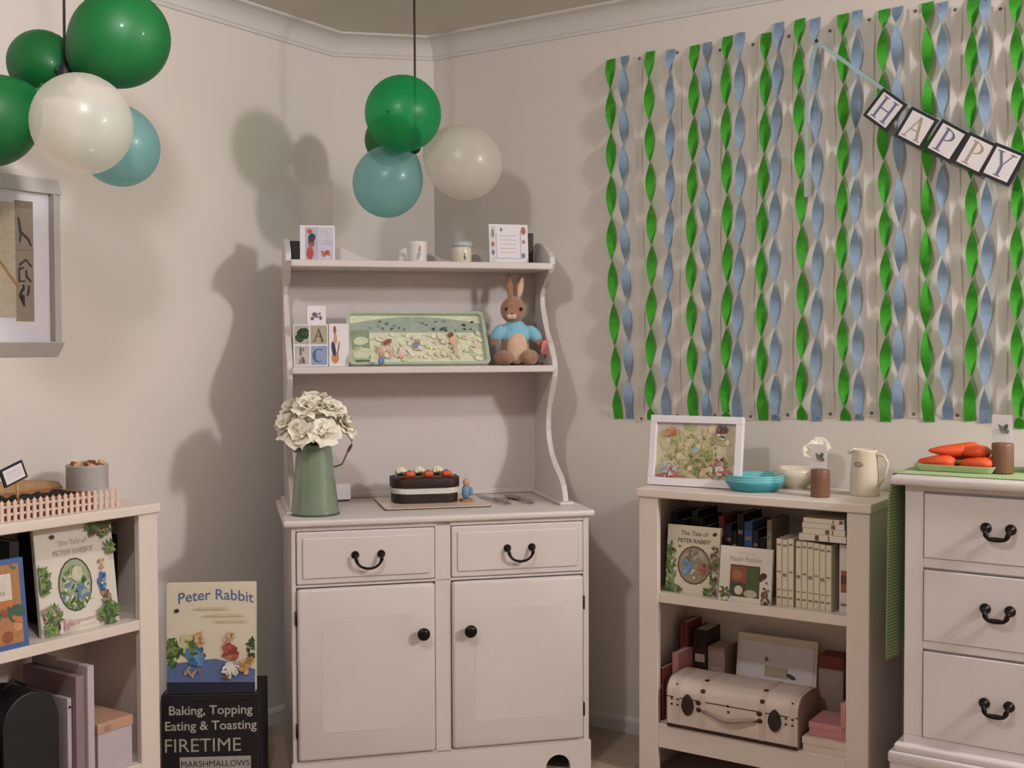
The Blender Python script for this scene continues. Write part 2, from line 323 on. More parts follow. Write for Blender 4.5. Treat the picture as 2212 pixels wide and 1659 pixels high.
for i in range(60,-1,-1):
    x=-.475+.9*i/60; s=abs((x+.025)/.45); bp.append((x,1.728+.028*math.cos(s*3*math.pi+.2)*(1-.25*s)+.012*(1-s)))
bb=MB().prism(bp,-.02,-.004,'y').build('back_board','hutch_paint',H)
tr=MB(); tr.box(-.472,.422,-.034,-.02,.862,.882,.004,2); tr.build('back_rail','hutch_paint',H)
for x0 in (-.505,.405): MB().box(x0,x0+.05,-.42,-.0,.862,.874,.004,2).build('foot_moulding','hutch_paint',H)
# ------------------------------------------------------------------ bookcases
def bookcase(fr,u0,label):
    B=thing('bookcase',label,'bookcase',fr,u0,.35,0); w,h,d=.752,.94,.325   # local: front-left corner, y into wall
    MB().box(-.006,w+.006,-.008,d,h-.028,h,.004,2).build('top','shelf_paint',B)
    for x0 in (0,w-.068):
        MB().box(x0,x0+.068,0,.022,0,h-.028,.002,1).build('post','shelf_paint',B)
    for x0 in (0,w-.022): MB().box(x0,x0+.022,.022,d,0,h-.028,.001,1).build('side','shelf_paint',B)
    MB().box(.022,w-.022,.004,d-.01,.572,.602,.002,1).build('shelf','shelf_paint',B)
    MB().box(.022,w-.022,.022,d-.01,.154,.178,.002,1).build('shelf','shelf_paint',B)
    MB().box(.068,w-.068,.002,.022,.100,.178,.002,1).build('rail','shelf_paint',B)
    MB().box(.022,w-.022,d-.008,d,.10,h-.028).build('back','shelf_paint',B)
    return B
bookcase('R',1.10,'cream open bookcase holding the domed suitcase, beside the chest of drawers')
bookcase('L',-1.16-.752,'cream open bookcase at the left with the little picket fence on top')
# ------------------------------------------------------------------ chest of drawers (frame R)
CH=thing('chest_of_drawers','white chest of drawers with black drop handles, at the right','chest','R',1.985,.47,0); cw=.84   # local front-left, y into wall
MB().box(0,cw,.012,.448,.22,1.018,.002,1).build('body','chest_paint',CH)
MB().box(-.036,cw+.036,-.03,.455,1.018,1.044,.009,3).build('top','chest_paint',CH,'auto')
f=MB()
for x0,x1,z0,z1 in ((0,.050,.325,1.018),(cw-.05,cw,.325,1.018),(.05,cw-.05,1.004,1.018),(.05,cw-.05,.794,.820),(.05,cw-.05,.570,.592),(.0,cw,.295,.325)): f.box(x0,x1,0,.014,z0,z1,.0015,1)
f.build('face_frame','chest_paint',CH)
gp=MB(); gp.box(.05,cw-.05,.0125,.0135,.325,1.004); gp.build('gap_shade','black_wood',CH)  # black sheet painting in the shade of the gaps round the drawers
for z0,z1 in ((.821,.996),(.593,.787),(.326,.563)):
    d=MB(); d.box(.052,cw-.052,-.002,.013,z0,z1,.002,1); dr=d.build('drawer','chest_paint',CH)
    for hx in (.243,cw-.243): bail(dr,hx,(z0+z1)/2+(.007 if z0>.7 else .010) if z0>.5 else .447,-.002,.062,.026,.0145,.0052,True)
mo=MB(); mo.box(-.022,cw+.022,-.022,.452,.278,.302,.008,3); mo.box(-.034,cw+.034,-.034,.455,.250,.280,.006,2); mo.build('base_moulding','chest_paint',CH,'auto')
ba=MB(); ba.box(-.03,cw+.03,-.03,.452,.06,.264,.004,1)
for x0 in (-.03,cw-.05):
    for y0 in (-.03,.372): ba.box(x0,x0+.08,y0,y0+.08,0,.06,.004,1)
ba.build('plinth','chest_paint',CH)
# gingham runner: lies over the chest top and hangs down at the left end
def runner():
    # path across: from right along top to the left edge then down
    mb=MB(); path=[]; L=0
    top=1.046; pts=[(cw-.02,top),(.4,top),(.1,top),(-.02,top),(-.036,top),(-.0405,top-.004),(-.042,top-.03)]+[(-.044-.010*k/12,top-.03-.5*k/12) for k in range(1,13)]
    q=[0]
    for a,b in zip(pts,pts[1:]): q.append(q[-1]+math.hypot(a[0]-b[0],a[1]-b[1]))
    nv=40; vs=[];fs=[];uvs=[]
    for i,(x,z) in enumerate(pts):
        for j in range(nv+1):
            t=j/nv; hang=max(0,(top-z)/.53); yy=.36*t+.02
            hh=min(1,hang*6); vs.append((x+.006*hang-hh*.008*max(0,1-t/.16)**1.5-.004*hang*math.sin(t*21),yy,z)); uvs.append((q[i],yy))
    n=nv+1
    for i in range(len(pts)-1):
        for j in range(nv): fs.append((i*n+j,i*n+j+1,(i+1)*n+j+1,(i+1)*n+j))
    me=bpy.data.meshes.new('table_runner'); me.from_pydata(vs,[],fs); ul=me.uv_layers.new(name='UVMap')
    for p in me.polygons:
        for li in p.loop_indices: ul.data[li].uv=uvs[me.loops[li].vertex_index]
    return me
rn=put('table_runner',runner(),'gingham',None,True); place(rn,'R',1.985,.47,0); tag(rn,'green and white gingham runner hanging off the white chest','runner')
s=rn.modifiers.new('thick','SOLIDIFY'); s.thickness=.0018; s.offset=0
# ------------------------------------------------------------------ streamers on the right wall
def streamer(name,label,cat_m,ut,zt,ub,zb,seed,group,wd=.035,half=.148):
    R=random.Random(seed); n=96; mb=MB(); vs=[]; ph=R.uniform(-.4,.4); dirn=1 if R.random()<.85 else -1
    half*=R.uniform(.93,1.07)
    L=zt-zb
    for i in range(n+1):
        s=i/n; z=zt-L*s; u=(ub-ut)*s+.004*math.sin(s*7+seed); dist=s*L
        e=min(1,dist/.05,(L-dist)/.05); th=dirn*(math.pi*dist/half+ph) if 'white' not in cat_m else .45*math.sin(math.pi*dist/half+seed)
        # near the taped ends the ribbon lies flat on the wall
        nt=round(th/math.pi)*math.pi; th=nt+(th-nt)*max(0,e) if e<1 else th
        c,sn=math.cos(th),math.sin(th); off=.003+(wd*.42 if 'white' not in cat_m else .004)*max(0,e)
        for k in (-1,0,1): vs.append((u+k*wd/2*c,-off+k*wd/2*sn*.8*max(0,e),z+.002*k*(1-max(0,e))*R.choice((0,1))))
    fs=[]
    for i in range(n):
        for k in (0,1): fs.append((i*3+k,i*3+k+1,(i+1)*3+k+1,(i+1)*3+k))
    mb._new(vs,fs); t=thing(name,label,'streamer','R',ut,0,zt-L/2,group=group)
    mb.b.verts.ensure_lookup_table()
    for v in mb.b.verts: v.co.z-=zt-L/2
    mb.build('ribbon',cat_m,t,True,fix=False)
    for zz,uu in ((L/2-.012,0),(-L/2+.012,ub-ut)):
        tk=MB(); tk.ell((uu,-.0045,zz),(.0055,.002,.0055),8,6); tk.build('tack','tack' if 'white' in cat_m else cat_m.replace('crepe','tack'),t,True)
    return t
mat('tack_green','1F5A26',.7); mat('tack_blue','66779A',.7)
GU=[.802,.967,1.132,1.258,1.391,1.51,1.65,1.782,1.915,2.049,2.169]; GZ=[2.433,2.439,2.435,2.448,2.439,2.467,2.46,2.455,2.454,2.446,2.44]
GB=[.833,.973,1.129,1.258,1.384,1.525,1.664,1.797,1.926,2.052,2.191]; GZB=[1.139,1.138,1.148,1.152,1.151,1.156,1.159,1.16,1.163,1.17,1.151]
BU=[.859,1.048,1.178,1.305,1.434,1.564,1.694,1.827,1.955,2.085,2.212]; BZ=[2.437,2.434,2.439,2.455,2.466,2.462,2.465,2.455,2.448,2.44,2.44]
BB=[.88,1.031,1.181,1.298,1.428,1.575,1.707,1.84,1.981,2.098,2.23]; BZB=[1.14,1.143,1.148,1.153,1.151,1.154,1.161,1.17,1.173,1.166,1.16]
WU=[.921,1.069,1.228,1.347,1.471,1.609,1.735,1.879,1.997,2.126]; WZ=[2.431,2.431,2.417,2.419,2.428,2.425,2.441,2.445,2.43,2.412]
WB=[.929,1.071,1.212,1.342,1.473,1.617,1.751,1.883,2.013,2.146]; WZB=[1.13,1.146,1.15,1.15,1.159,1.166,1.173,1.174,1.174,1.166]
for i in range(11): streamer('crepe_streamer','%s bright green twisted crepe streamer from the left on the wall'%ORD[i],'crepe_green',GU[i],GZ[i],GB[i],GZB[i],i*3+1,'green crepe streamers')
for i in range(11): streamer('crepe_streamer','%s pale blue twisted crepe streamer from the left on the wall'%ORD[i],'crepe_blue',BU[i],BZ[i],BB[i],BZB[i],i*3+2,'pale blue crepe streamers',.033)
for i in range(10): streamer('crepe_streamer','%s white twisted crepe streamer from the left on the wall'%ORD[i],'crepe_white',WU[i],WZ[i],WB[i],WZB[i],i*3+3,'white crepe streamers',.031)
# ------------------------------------------------------------------ letter banner over the streamers (frame R, v .045)
BN=thing('letter_banner','black and white letter card banner reading HAPPY across the streamers','banner','R',0,.052,0)
def strokes(kind):
    T=.009; t=.0035   # thick / thin half widths are given as boxes (x0,x1,z0,z1) or slanted quads
    S=[]
    def q(a,b,w0): 
        ax,az=a;bx,bz=b; S.append([(ax-w0,az),(ax+w0,az),(bx+w0,bz),(bx-w0,bz)])
    def serif(x,z,w0): S.append([(x-w0,z-.0018),(x+w0,z-.0018),(x+w0,z+.0018),(x-w0,z+.0018)])
    h=.034
    if kind=='H':
        for x in (-.018,.018): q((x,-h),(x,h),.0042); serif(x,h,.010); serif(x,-h,.010)
        S.append([(-.018,-.002),(.018,-.002),(.018,.002),(-.018,.002)])
    if kind=='A':
        q((-.022,-h),(0,h),.002); q((.021,-h),(-.001,h),.0046); serif(-.022,-h,.009); serif(.021,-h,.010); S.append([(-.013,-.010),(.013,-.010),(.013,-.0065),(-.013,-.0065)])
    if kind=='P':
        q((-.012,-h),(-.012,h),.0042); serif(-.012,-h,.011); serif(-.014,h,.008)
        for i in range(10):
            a,b=math.pi/2-i*math.pi/10,math.pi/2-(i+1)*math.pi/10
            def w_(x): return .0018+.0030*math.cos(x)**2
            S.append([(-.008+(.022-w_(x))*math.cos(x) if r else -.008+(.022+w_(x))*math.cos(x), .016+(.018-(0 if not r else .003))*math.sin(x)) for x,r in ((a,0),(b,0),(b,1),(a,1))])
    if kind=='Y':
        q((0,-.004),(-.020,h),.0045); q((0,-.004),(.020,h),.002); q((0,-h),(0,-.002),.0044); serif(0,-h,.010); serif(-.020,h,.010); serif(.020,h,.009)
    if kind=='C':
        for i in range(14):
            a,b=math.radians(50+i*260/14),math.radians(50+(i+1)*260/14)
            def w2(x): return .0012+.0050*max(0,-math.cos(x))
            S.append([((.021+s*w2(x))*math.cos(x),(.030+s*.0016)*math.sin(x)) for x,s in ((a,1),(b,1),(b,-1),(a,-1))])
        S.append([(.012,.020),(.0155,.020),(.0155,.030),(.012,.030)])
    return S
BC=[((1.794,2.196),(1.867,2.134),(1.809,2.065),(1.737,2.123),'H','ink_blue'),((1.891,2.127),(1.962,2.086),(1.905,1.996),(1.832,2.046),'A','ink_tan'),((1.980,2.080),(2.051,2.036),(1.995,1.947),(1.922,1.997),'P','ink_blue'),((2.062,2.034),(2.135,1.992),(2.078,1.902),(2.006,1.945),'P','ink_tan'),((2.128,1.996),(2.206,1.958),(2.165,1.862),(2.090,1.905),'Y','ink_blue')]
pts=[(1.583,2.372)]
for k,(a,b,c,d,ch,ink) in enumerate(BC):
    ax=(Vector(b)-Vector(a)+Vector(c)-Vector(d)); an=math.atan2(ax.y,ax.x); ce=(Vector(a)+Vector(b)+Vector(c)+Vector(d))/4
    e=bpy.data.objects.new('letter_card',None)
    cb=MB(); cb.box(-.0475,.0475,-.0015,.0015,-.0505,.0505); card=cb.build('letter_card','card_black',BN,loc=(ce.x,-.002*k-.004,ce.y),rot=(0,-an,0))
    pp=MB(); pp.box(-.0375,.0375,-.0022,-.0015,-.0415,.0415); pp.build('paper','paper',card)
    lt=MB()
    for s in strokes(ch): lt.prism(s,-.0026-.0001*len(lt.b.verts)/200,-.0022,'y')
    lt.build('letter',ink,card)
    up=Vector((-math.sin(an),math.cos(an))); tx=Vector((math.cos(an),math.sin(an)))
    for sx in (-.03,.03):
        p=ce+up*.046+tx*sx; pts.append((p.x,p.y))
pts.append((2.30,1.915)); pts.append((2.45,1.90))
def ribbon(pts,wd,y0):
    mb=MB(); P=[Vector((a,b)) for a,b in pts]; vs=[]
    for i,p in enumerate(P):
        t=(P[min(i+1,len(P)-1)]-P[max(0,i-1)]).normalized(); n=Vector((-t.y,t.x)); vs+=[(p.x-n.x*wd/2,y0,p.y-n.y*wd/2),(p.x+n.x*wd/2,y0,p.y+n.y*wd/2)]
    mb._new(vs,[(2*i,2*i+1,2*i+3,2*i+2) for i in range(len(P)-1)]); return mb
ribbon(pts,.012,-.001).build('ribbon','ribbon',BN)
ribbon([(1.583,2.372),(1.565,2.30),(1.553,2.22),(1.548,2.12),(1.552,2.0),(1.548,1.88)],.012,.0).build('ribbon_tail','ribbon',BN)
pn=MB(); pn.ell((1.583,-.004,2.374),(.006,.005,.006),10,8); pn.tube([(1.583,.05,2.374),(1.583,-.002,2.374)],.0012,6); pn.build('pin','leather',BN,True)
mat('tack_green','1F5A26',.6)
# ------------------------------------------------------------------ balloons
def balloon(label,c,r,aim,m,group):
    """aim: world point the neck points to"""
    t=bpy.data.objects.new('balloon',None); C.objects.link(t); t.location=c; tag(t,label,'balloon',group)
    d=(Vector(aim)-Vector(c)).normalized(); t.rotation_euler=(-d).to_track_quat('Z','Y').to_euler()
    def f(p):
        z=p.z/r; k=1 if z>0 else 1-.14*z*z*z*z+.0; sx=1 if z>0 else (1-.28*(-z)**2.6)
        return Vector((p.x*sx,p.y*sx,p.z*(1.04 if z>0 else 1.22)))
    b=MB(); b.ell((0,0,0),(r,r,r),36,24,f=f); b.build('skin',m,t,True)
    k=MB(); k.lathe([(.002,-r*1.22-.024),(.011,-r*1.22-.022),(.009,-r*1.22-.016),(.004,-r*1.22-.008),(.006,-r*1.22-.003),(.013,-r*1.20)],12); k.build('knot',m,t,True)
    MB().ell((0,0,r*1.04-.0008),(.0065,.0065,.0016),12,6).build('crown_spot','tack_green' if 'green' in m else m,t,True)
    return t
def px(x,y,d):
    r=(x-1106)/2546.9*_R-(y-829.5)/2546.9*_V+_F; return Vector((0,0,CAMZ))+r*(d/r.y)
def pendant(label,top,low):
    t=bpy.data.objects.new('pendant_cord',None); C.objects.link(t); t.location=(low.x,low.y,low.z); tag(t,label,'cord','pendant cords')
    L=CEIL-low.z
    MB().tube([(0,0,0),(.001,0,L*.5),(0,0,L-.018)],.0038,8).build('cord','cord',t,True)
    MB().lathe([(.004,-.085),(.013,-.08),(.019,-.07),(.02,-.02),(.012,-.004),(.005,.01)],16).build('lamp_holder','black_wood',t,True)
    MB().lathe([(.008,L-.03),(.03,L-.02),(.042,L-.004),(.042,L)],20).build('ceiling_rose','ceiling_paint',t,True)
hub=Vector((-.326,4.02,2.11)); pendant('dark cord hanging from the ceiling above the middle balloon cluster',None,hub+Vector((0,0,.03)))
hub2=Vector((-1.164,3.1,2.12)); pendant('dark cord at the hub of the left balloon cluster',None,hub2+Vector((0,0,.02)))
MC,LC='balloons of the middle cluster','balloons of the left cluster'
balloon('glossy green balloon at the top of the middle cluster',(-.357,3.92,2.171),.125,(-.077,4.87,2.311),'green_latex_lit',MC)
balloon('translucent blue balloon hanging lowest in the middle cluster',(-.426,4.08,1.968),.119,hub,'blue_latex',MC)
balloon('pearl white balloon at the right of the middle cluster',(-.161,4.07,2.032),.126,hub,'pearl',MC)
balloon('dark green balloon mostly hidden behind the middle cluster',(-.435,4.27,2.145),.092,hub,'green_latex',MC)
balloon('large green balloon at the upper right of the left cluster',(-1.018,3.1,2.205),.124,hub2,'green_latex',LC)
balloon('small green balloon at the back of the left cluster',(-1.262,3.2,2.165),.090,hub2,'green_latex',LC)
balloon('green balloon cut off by the left edge of the photo',(-1.338,3.05,1.985),.115,hub2,'green_latex',LC)
balloon('pearl white balloon in front of the left cluster',(-1.060,2.93,1.953),.122,hub2,'pearl',LC)
balloon('translucent blue balloon behind the white one in left cluster',(-1.058,3.2,1.945),.106,hub2,'blue_latex',LC)
# ------------------------------------------------------------------ framed picture on the left wall
PF=thing('framed_picture','large grey framed picture with white mount hanging on the left wall','picture','L',-1.245,.0,1.375)
Wd,Ht=.78,.535
fb=[(-Wd,0,0,.045),(-Wd,0,Ht-.045,Ht),(-Wd,-Wd+.03,.045,Ht-.045),(-.03,0,.045,Ht-.045)]
for k,(x0,x1,z0,z1) in enumerate(fb):
    b=MB(); sl=[(0,.028),(.028,0),(0,0),(0,0)][k]   # outer edge of each bar slopes back to the wall
    if k==0: b.prism([(-.002,z0),(-.004,z0),(-.038,z1-.004),(-.038,z1),(-.002,z1)],x0,x1,'x')
    elif k==1: b.prism([(-.002,z0),(-.036,z0),(-.020,z1),(-.002,z1)],x0,x1,'x')
    elif k==2: b.prism([(x0,-.002),(x0,-.024),(x1,-.036),(x1,-.002)],z0,z1)
    else: b.prism([(x0,-.002),(x0,-.036),(x1,-.024),(x1,-.002)],z0,z1)
    b.build('frame_bar','frame_grey',PF)
MB().box(-Wd+.02,-.02,-.014,-.004,.03,Ht-.03).build('mount','mat_board',PF)
it=[('r',-.68,-.088,.115,.455,'B9AD97'),('r',-.146,-.086,.105,.462,'8F8271'),('r',-.146,-.086,.44,.462,'7D6F60'),('r',-.146,-.086,.315,.318,'75695A')]
# dark brush strokes on the brown strip
for a in ([(-.138,.412),(-.131,.412),(-.124,.372),(-.100,.352),(-.090,.330),(-.096,.328),(-.108,.348),(-.133,.366)],[(-.130,.370),(-.124,.366),(-.128,.340),(-.134,.338)],
          [(-.136,.275),(-.112,.292),(-.092,.272),(-.095,.265),(-.113,.284),(-.134,.266)],[(-.138,.262),(-.118,.268),(-.119,.262),(-.132,.256),(-.131,.226),(-.115,.228),(-.115,.222),(-.138,.220)],
          [(-.115,.258),(-.108,.258),(-.107,.240),(-.094,.226),(-.097,.220),(-.114,.236)],[(-.124,.215),(-.118,.215),(-.117,.198),(-.138,.184),(-.136,.179),(-.118,.186),(-.116,.150),(-.122,.150),(-.125,.190)],[(-.106,.212),(-.100,.212),(-.101,.190),(-.108,.178),(-.111,.182)]):
    it.append(('p',a,'352C24'))
it.append(('p',[(-.21,.29),(-.20,.29),(-.14,.215),(-.135,.205),(-.15,.214)],'A4794A'))
it+=blobs(14,-.62,-.2,.16,.41,.02,.06,['C9BFA9','A99A80','D0C7B5','B08A5C'],5)
art(PF,it,'artwork',-.014,step=.0001)
MB().box(-Wd+.02,-.02,-.004,-.001,.02,Ht-.02).build('backing','black_wood',PF)
# ------------------------------------------------------------------ books, cards, boxes
def book(name,label,fr,u,v,z,w,h,t,cover,items=None,rot=0,tilt=0,cat='book',group=None,spine='left'):
    """front cover faces -y; origin bottom-left of the front face"""
    B=thing(name,label,cat,fr,u,v,z,rot,group,tilt); c=MB(); e=.0025
    c.box(0,w,0,e,0,h,.0008,1); c.box(0,w,t-e,t,0,h,.0008,1); c.box(-.001,e,0,t,0,h,.0012,1); c.build('cover',cover,B)
    MB().box(e,w-.004,e,t-e,.003,h-.003).build('pages','pages',B)
    if items: art(B,items,clip=(.001,w-.001,.001,h-.001),step=.00004)
    return B
def spine_book(label,fr,u,v,z,t,h,d,cover,group,band=None,tilt=0,roll=0,rot=0):
    """spine faces -y, width t"""
    B=thing('book',label,'book',fr,u,v,z,rot,group,tilt,roll); c=MB(); e=min(.0025,t*.15)
    c.box(0,e,0,d,0,h); c.box(t-e,t,0,d,0,h); c.box(0,t,-.002,e,0,h,.001,1); c.build('cover',cover,B)
    MB().box(e,t-e,e,d-.004,.003,h-.003).build('pages','pages',B)
    if band: art(B,[('r',t*.15,t*.85,h*b0,h*b1,cc) for b0,b1,cc in band],'spine_print',-.002)
    return B
GRN=['4E6B35','6D8A45','38552A','86985A','5A7A3E']; BRN=['6B4A31','8A6847','4B3524']
# on the hutch's top shelf (z 1.692)
def card_box(name,label,fr,u,v,z,w,h,t,m,items,rot=0,tilt=0,cat='card',part='card'):
    B=thing(name,label,cat,fr,u,v,z,rot,None,tilt); MB().box(0,w,0,t,0,h,.001,1).build('board',m,B); art(B,items,'front_print',clip=(.001,w-.001,.001,h-.001),step=.00008); return B
card_box('greeting_card','white square card with red and navy picture at left of top shelf','K',-.438,.15,1.692,.118,.125,.028,'paper',
  [('r',.018,.062,.006,.119,'B9B2C4'),('r',.064,.112,.006,.119,'C9C4D6'),('e',.034,.030,.012,.022,0,'B8483F'),('e',.038,.064,.011,.014,20,'9A5A46'),('e',.040,.082,.012,.016,-15,'2F3248'),('e',.033,.104,.009,.008,0,'B5543C')]+blobs(6,.072,.106,.014,.034,.006,.012,['B5715A','C98A6E','A85A48'],3)+[('r',.075,.105,.060,.062,'AFA8BC'),('r',.078,.100,.070,.072,'AFA8BC')],rot=-4)
bx=thing('dark_box','dark box half hidden behind the square card on top shelf','box','K',-.466,.075,1.692); MB().box(0,.05,-.02,.03,0,.075,.002).build('body','black_wood',bx); MB().box(-.001,.051,-.021,.031,.06,.076,.002).build('lid','black_wood',bx)
mg=thing('mug','white mug with a small printed picture on the top shelf','mug','K',-.033,.14,1.692)
MB().lathe([(.028,0),(.033,.003),(.034,.010),(.036,.070),(.0375,.076),(.034,.074),(.032,.02),(.0,.012)],28,cap=False).build('body','ceramic',mg,True)
MB().tube([(.033*math.cos(1),.033*math.sin(1),.06),(.05*math.cos(1),.05*math.sin(1),.058),(.056*math.cos(1),.056*math.sin(1),.04),(.05*math.cos(1),.05*math.sin(1),.02),(.032*math.cos(1),.032*math.sin(1),.016)],.0045,8).build('handle','ceramic',mg,True)
def curved_art(parent,r,items,name,z0=0):
    o=art(parent,items,name); me=o.data
    for v in me.vertices:
        a=v.co.x/r; rr=r-v.co.y; v.co=Vector((rr*math.sin(a),-rr*math.cos(a),v.co.z+z0))
    return o
curved_art(mg,.0355,[('e',.001,.028,.006,.010,-15,'8FA6BC'),('e',.003,.045,.005,.007,0,'C08A6E'),('e',.005,.055,.003,.006,20,'B87866'),('e',-.002,.016,.006,.004,0,'D0A890')],'picture')
jr=thing('lidded_jar','small white jar with grey-blue lid on the top shelf','jar','K',.128,.13,1.692)
MB().lathe([(.032,0),(.035,.003),(.035,.058),(.033,.062),(.0,.062)],28,cap=False).build('body','ceramic_cream',jr,True)
MB().lathe([(.0,.061),(.037,.061),(.0385,.064),(.0385,.076),(.036,.080),(.0,.081)],28,cap=False).build('lid','lid_blue',jr,True)
curved_art(jr,.0352,[('r',-.010,.018,.008,.054,'B9C0CC'),('e',.004,.022,.004,.009,0,'555A66'),('e',.004,.036,.003,.005,0,'8A8A92')],'label_print')
lines=[('r',.040,.100,z,z+.002,'C8A9A6') for z in (.045,.060,.075,.090,.105)]
card_box('greeting_card','tall white verse card with bordered pictures at right of top shelf','K',.230,.13,1.692,.145,.148,.004,'paper',
  [('r',.026,.028,.025,.115,'9AA0B8'),('r',.116,.118,.025,.125,'9AA0B8'),('r',.026,.118,.023,.025,'9AA0B8'),('r',.005,.024,.01,.14,'D5CFCB')]+lines+[('e',.128,.125,.009,.014,0,'B5604C'),('e',.128,.085,.006,.007,0,'C47A6C'),('e',.126,.035,.007,.010,0,'7F8494'),('e',.014,.115,.005,.016,0,'8A8791'),('e',.014,.075,.006,.008,0,'A4665A'),('e',.014,.045,.005,.010,0,'6F7386'),('e',.046,.128,.004,.007,0,'7A7E92')],rot=2,tilt=-6)
bk=thing('backing_book','dark brown book edge standing behind the verse card','book','K',.372,.09,1.692); MB().box(0,.026,-.012,.05,0,.118,.001,1).build('cover','leather',bk); MB().box(.003,.023,-.006,.049,.002,.119).build('pages','pages',bk)
# middle shelf (z 1.335)
ABC=thing('alphabet_block','large square alphabet picture block with letters A and C','block','K',-.467,.20,1.335)
MB().box(0,.118,0,.05,0,.143,.002,1).build('block','paper',ABC)
it=[('r',.004,.054,.076,.139,'AFAAA6'),('r',.058,.114,.076,.139,'ADA490'),('r',.060,.114,.006,.070,'8F9FC2'),('r',.006,.054,.006,.070,'BFB6B2')]+[('e',.030+.010*math.cos(k),.106+.012*math.sin(k*1.3),.013,.013,0,['1E3A16','2C5220','16300F'][k%3]) for k in range(7)]
it+=leafy(16,.030,.106,.02,.022,['2F5A24','1C3B14'],4,.006)
it+=[('p',[(x*.62+.086,z*.62+.107) for x,z in s],'5C5148') for s in strokes('A')]+[('p',[(x*.75+.086,z*.72+.038) for x,z in s],'525E7A') for s in strokes('C')]
it+=[('p',[(x*.42+.030,z*.36+.052) for x,z in s],'5A4E4C') for s in strokes('P')]+[('e',.034,.022,.004,.012,15,'6A5A4C'),('e',.026,.018,.004,.010,-20,'8C8478')]
art(ABC,it,'front_print',step=.00006,clip=(.001,.117,.001,.142))
card_box('tall_card','narrow white card with a slim orange and blue picture beside alphabet block','K',-.347,.20,1.335,.068,.146,.03,'paper',
  [('e',.021,.030,.013,.020,0,'C58A66'),('e',.016,.060,.007,.026,8,'34385A'),('e',.022,.092,.006,.020,0,'C99680'),('e',.020,.124,.005,.014,0,'9A5C48'),('e',.032,.062,.003,.024,-8,'8A8070')],cat='card')
cb=card_box('small_card','small white card with a grey emblem on top of the alphabet block','K',-.419,.185,1.478,.064,.064,.03,'paper',
  [('e',.026,.034,.009,.007,0,'6A5F6C'),('e',.042,.036,.006,.004,30,'857A88'),('e',.018,.020,.006,.006,0,'6A5F6C'),('e',.046,.022,.005,.007,0,'6A5F6C'),('e',.032,.026,.010,.003,0,'75697A')])
TR=thing('serving_tray','sage green serving tray with printed garden scene leaning on middle shelf','tray','K',-.278,.215,1.3365,tilt=-33)
tw,th=.488,.222
def rr(w0,h0,r,x=0,z=0,n=6):
    P=[]
    for cx,cz,a0 in ((x+w0-r,z+r,-90),(x+w0-r,z+h0-r,0),(x+r,z+h0-r,90),(x+r,z+r,180)):
        for k in range(n+1): a=math.radians(a0+90*k/n); P.append((cx+r*math.cos(a),cz+r*math.sin(a)))
    return P
MB().prism(rr(tw,th,.02),.006,.012,'y').build('base','green_tray',TR)
o_=rr(tw,th,.02); i_=rr(tw-.02,th-.02,.014,.01,.01); rb=MB(); n=len(o_)
vs=[(a,.012,b) for a,b in o_]+[(a-.003*(1 if a<tw/2 else -1),-.010,b) for a,b in o_]+[(a,-.009,b) for a,b in i_]+[(a,.008,b) for a,b in i_]
fs=[]
for r_ in range(4):
    for k in range(n): fs.append((r_*n+k,r_*n+(k+1)%n,((r_+1)%4)*n+(k+1)%n,((r_+1)%4)*n+k))
rb._new(vs,fs); mat('tray_rim','B4BFAE',.4); rb.build('rim','tray_rim',TR,'auto')
it=[('r',.012,tw-.012,.012,th-.012,'DFE1C4'),('p',[(.012,.14),(tw-.012,.14),(tw-.012,.178)]+[(tw-.012-(tw-.024)*k/10,.178+.03*math.sin(math.pi*k/10)) for k in range(1,10)]+[(.012,.178)],'A3B1A6'),('r',.012,.075,.03,.15,'8FA184')]
it+=blobs(10,.02,.07,.03,.07,.012,.024,['C9CBA8','AFB890','DCDABF'],11)+[('e',.045,.105,.026,.017,10,'D8D9BE'),('e',.048,.055,.034,.018,20,'D5D7BA')]
it+=blobs(70,.08,tw-.02,.03,.135,.003,.009,['E6E0B4','CAD29E','EADFD4','D9CFAE','BFCB94','EBD8CE'],12)+blobs(26,.03,tw-.03,.145,.19,.003,.008,['4C5A48','6D7C6A','3F4A3C','9AA894'],13)
it+=blobs(60,.08,tw-.02,.022,.135,.004,.012,['EFE6DA','EADBD2','E4E4CC','D6DBB4','F0EADF'],15)+blobs(26,.30,tw-.02,.03,.135,.003,.008,['B5B98E','CFC7A4','E6C9BC'],16)+blobs(12,.10,.20,.035,.075,.008,.018,['E3C6BC','D6AE9E','E8D5CC'],14)+[('e',.135,.095,.018,.009,35,'9A5A46'),('e',.235,.080,.012,.010,30,'7E8CA8'),('e',.242,.10,.008,.007,0,'C79A86'),('e',.248,.07,.009,.010,0,'E4D6CC'),('e',.37,.10,.016,.020,0,'DDB39C'),('e',.362,.125,.010,.010,0,'8A5240'),('e',.372,.07,.008,.024,0,'D8B8A2'),('r',.020,.070,.015,.021,'5F6A55')]
art(TR,it,'printed_scene',.006,step=.00005,clip=(.011,tw-.011,.011,th-.011))
def figurine(label,fr,u,v,z,h,coat,rot=0):
    t=thing('figurine',label,'figurine',fr,u,v,z,rot); k=h/.045
    MB().lathe([(.014*k,0),(.0145*k,.002*k),(.012*k,.005*k),(0,.005*k)],16,cap=False).build('base','wood',t,True)
    MB().ell((0,0,.019*k),(.009*k,.008*k,.015*k),14,10).build('torso',coat,t,True)
    MB().ell((.001,-.001*k,.038*k),(.0072*k,.0072*k,.0078*k),14,10).build('head','biscuit_pale',t,True)
    MB().ell((.009*k,-.004*k,.020*k),(.004*k,.004*k,.009*k),10,8).build('arm',coat,t,True)
    return t
mat('glaze_blue','6C93B4',.3); mat('glaze_tan','B98A62',.4)
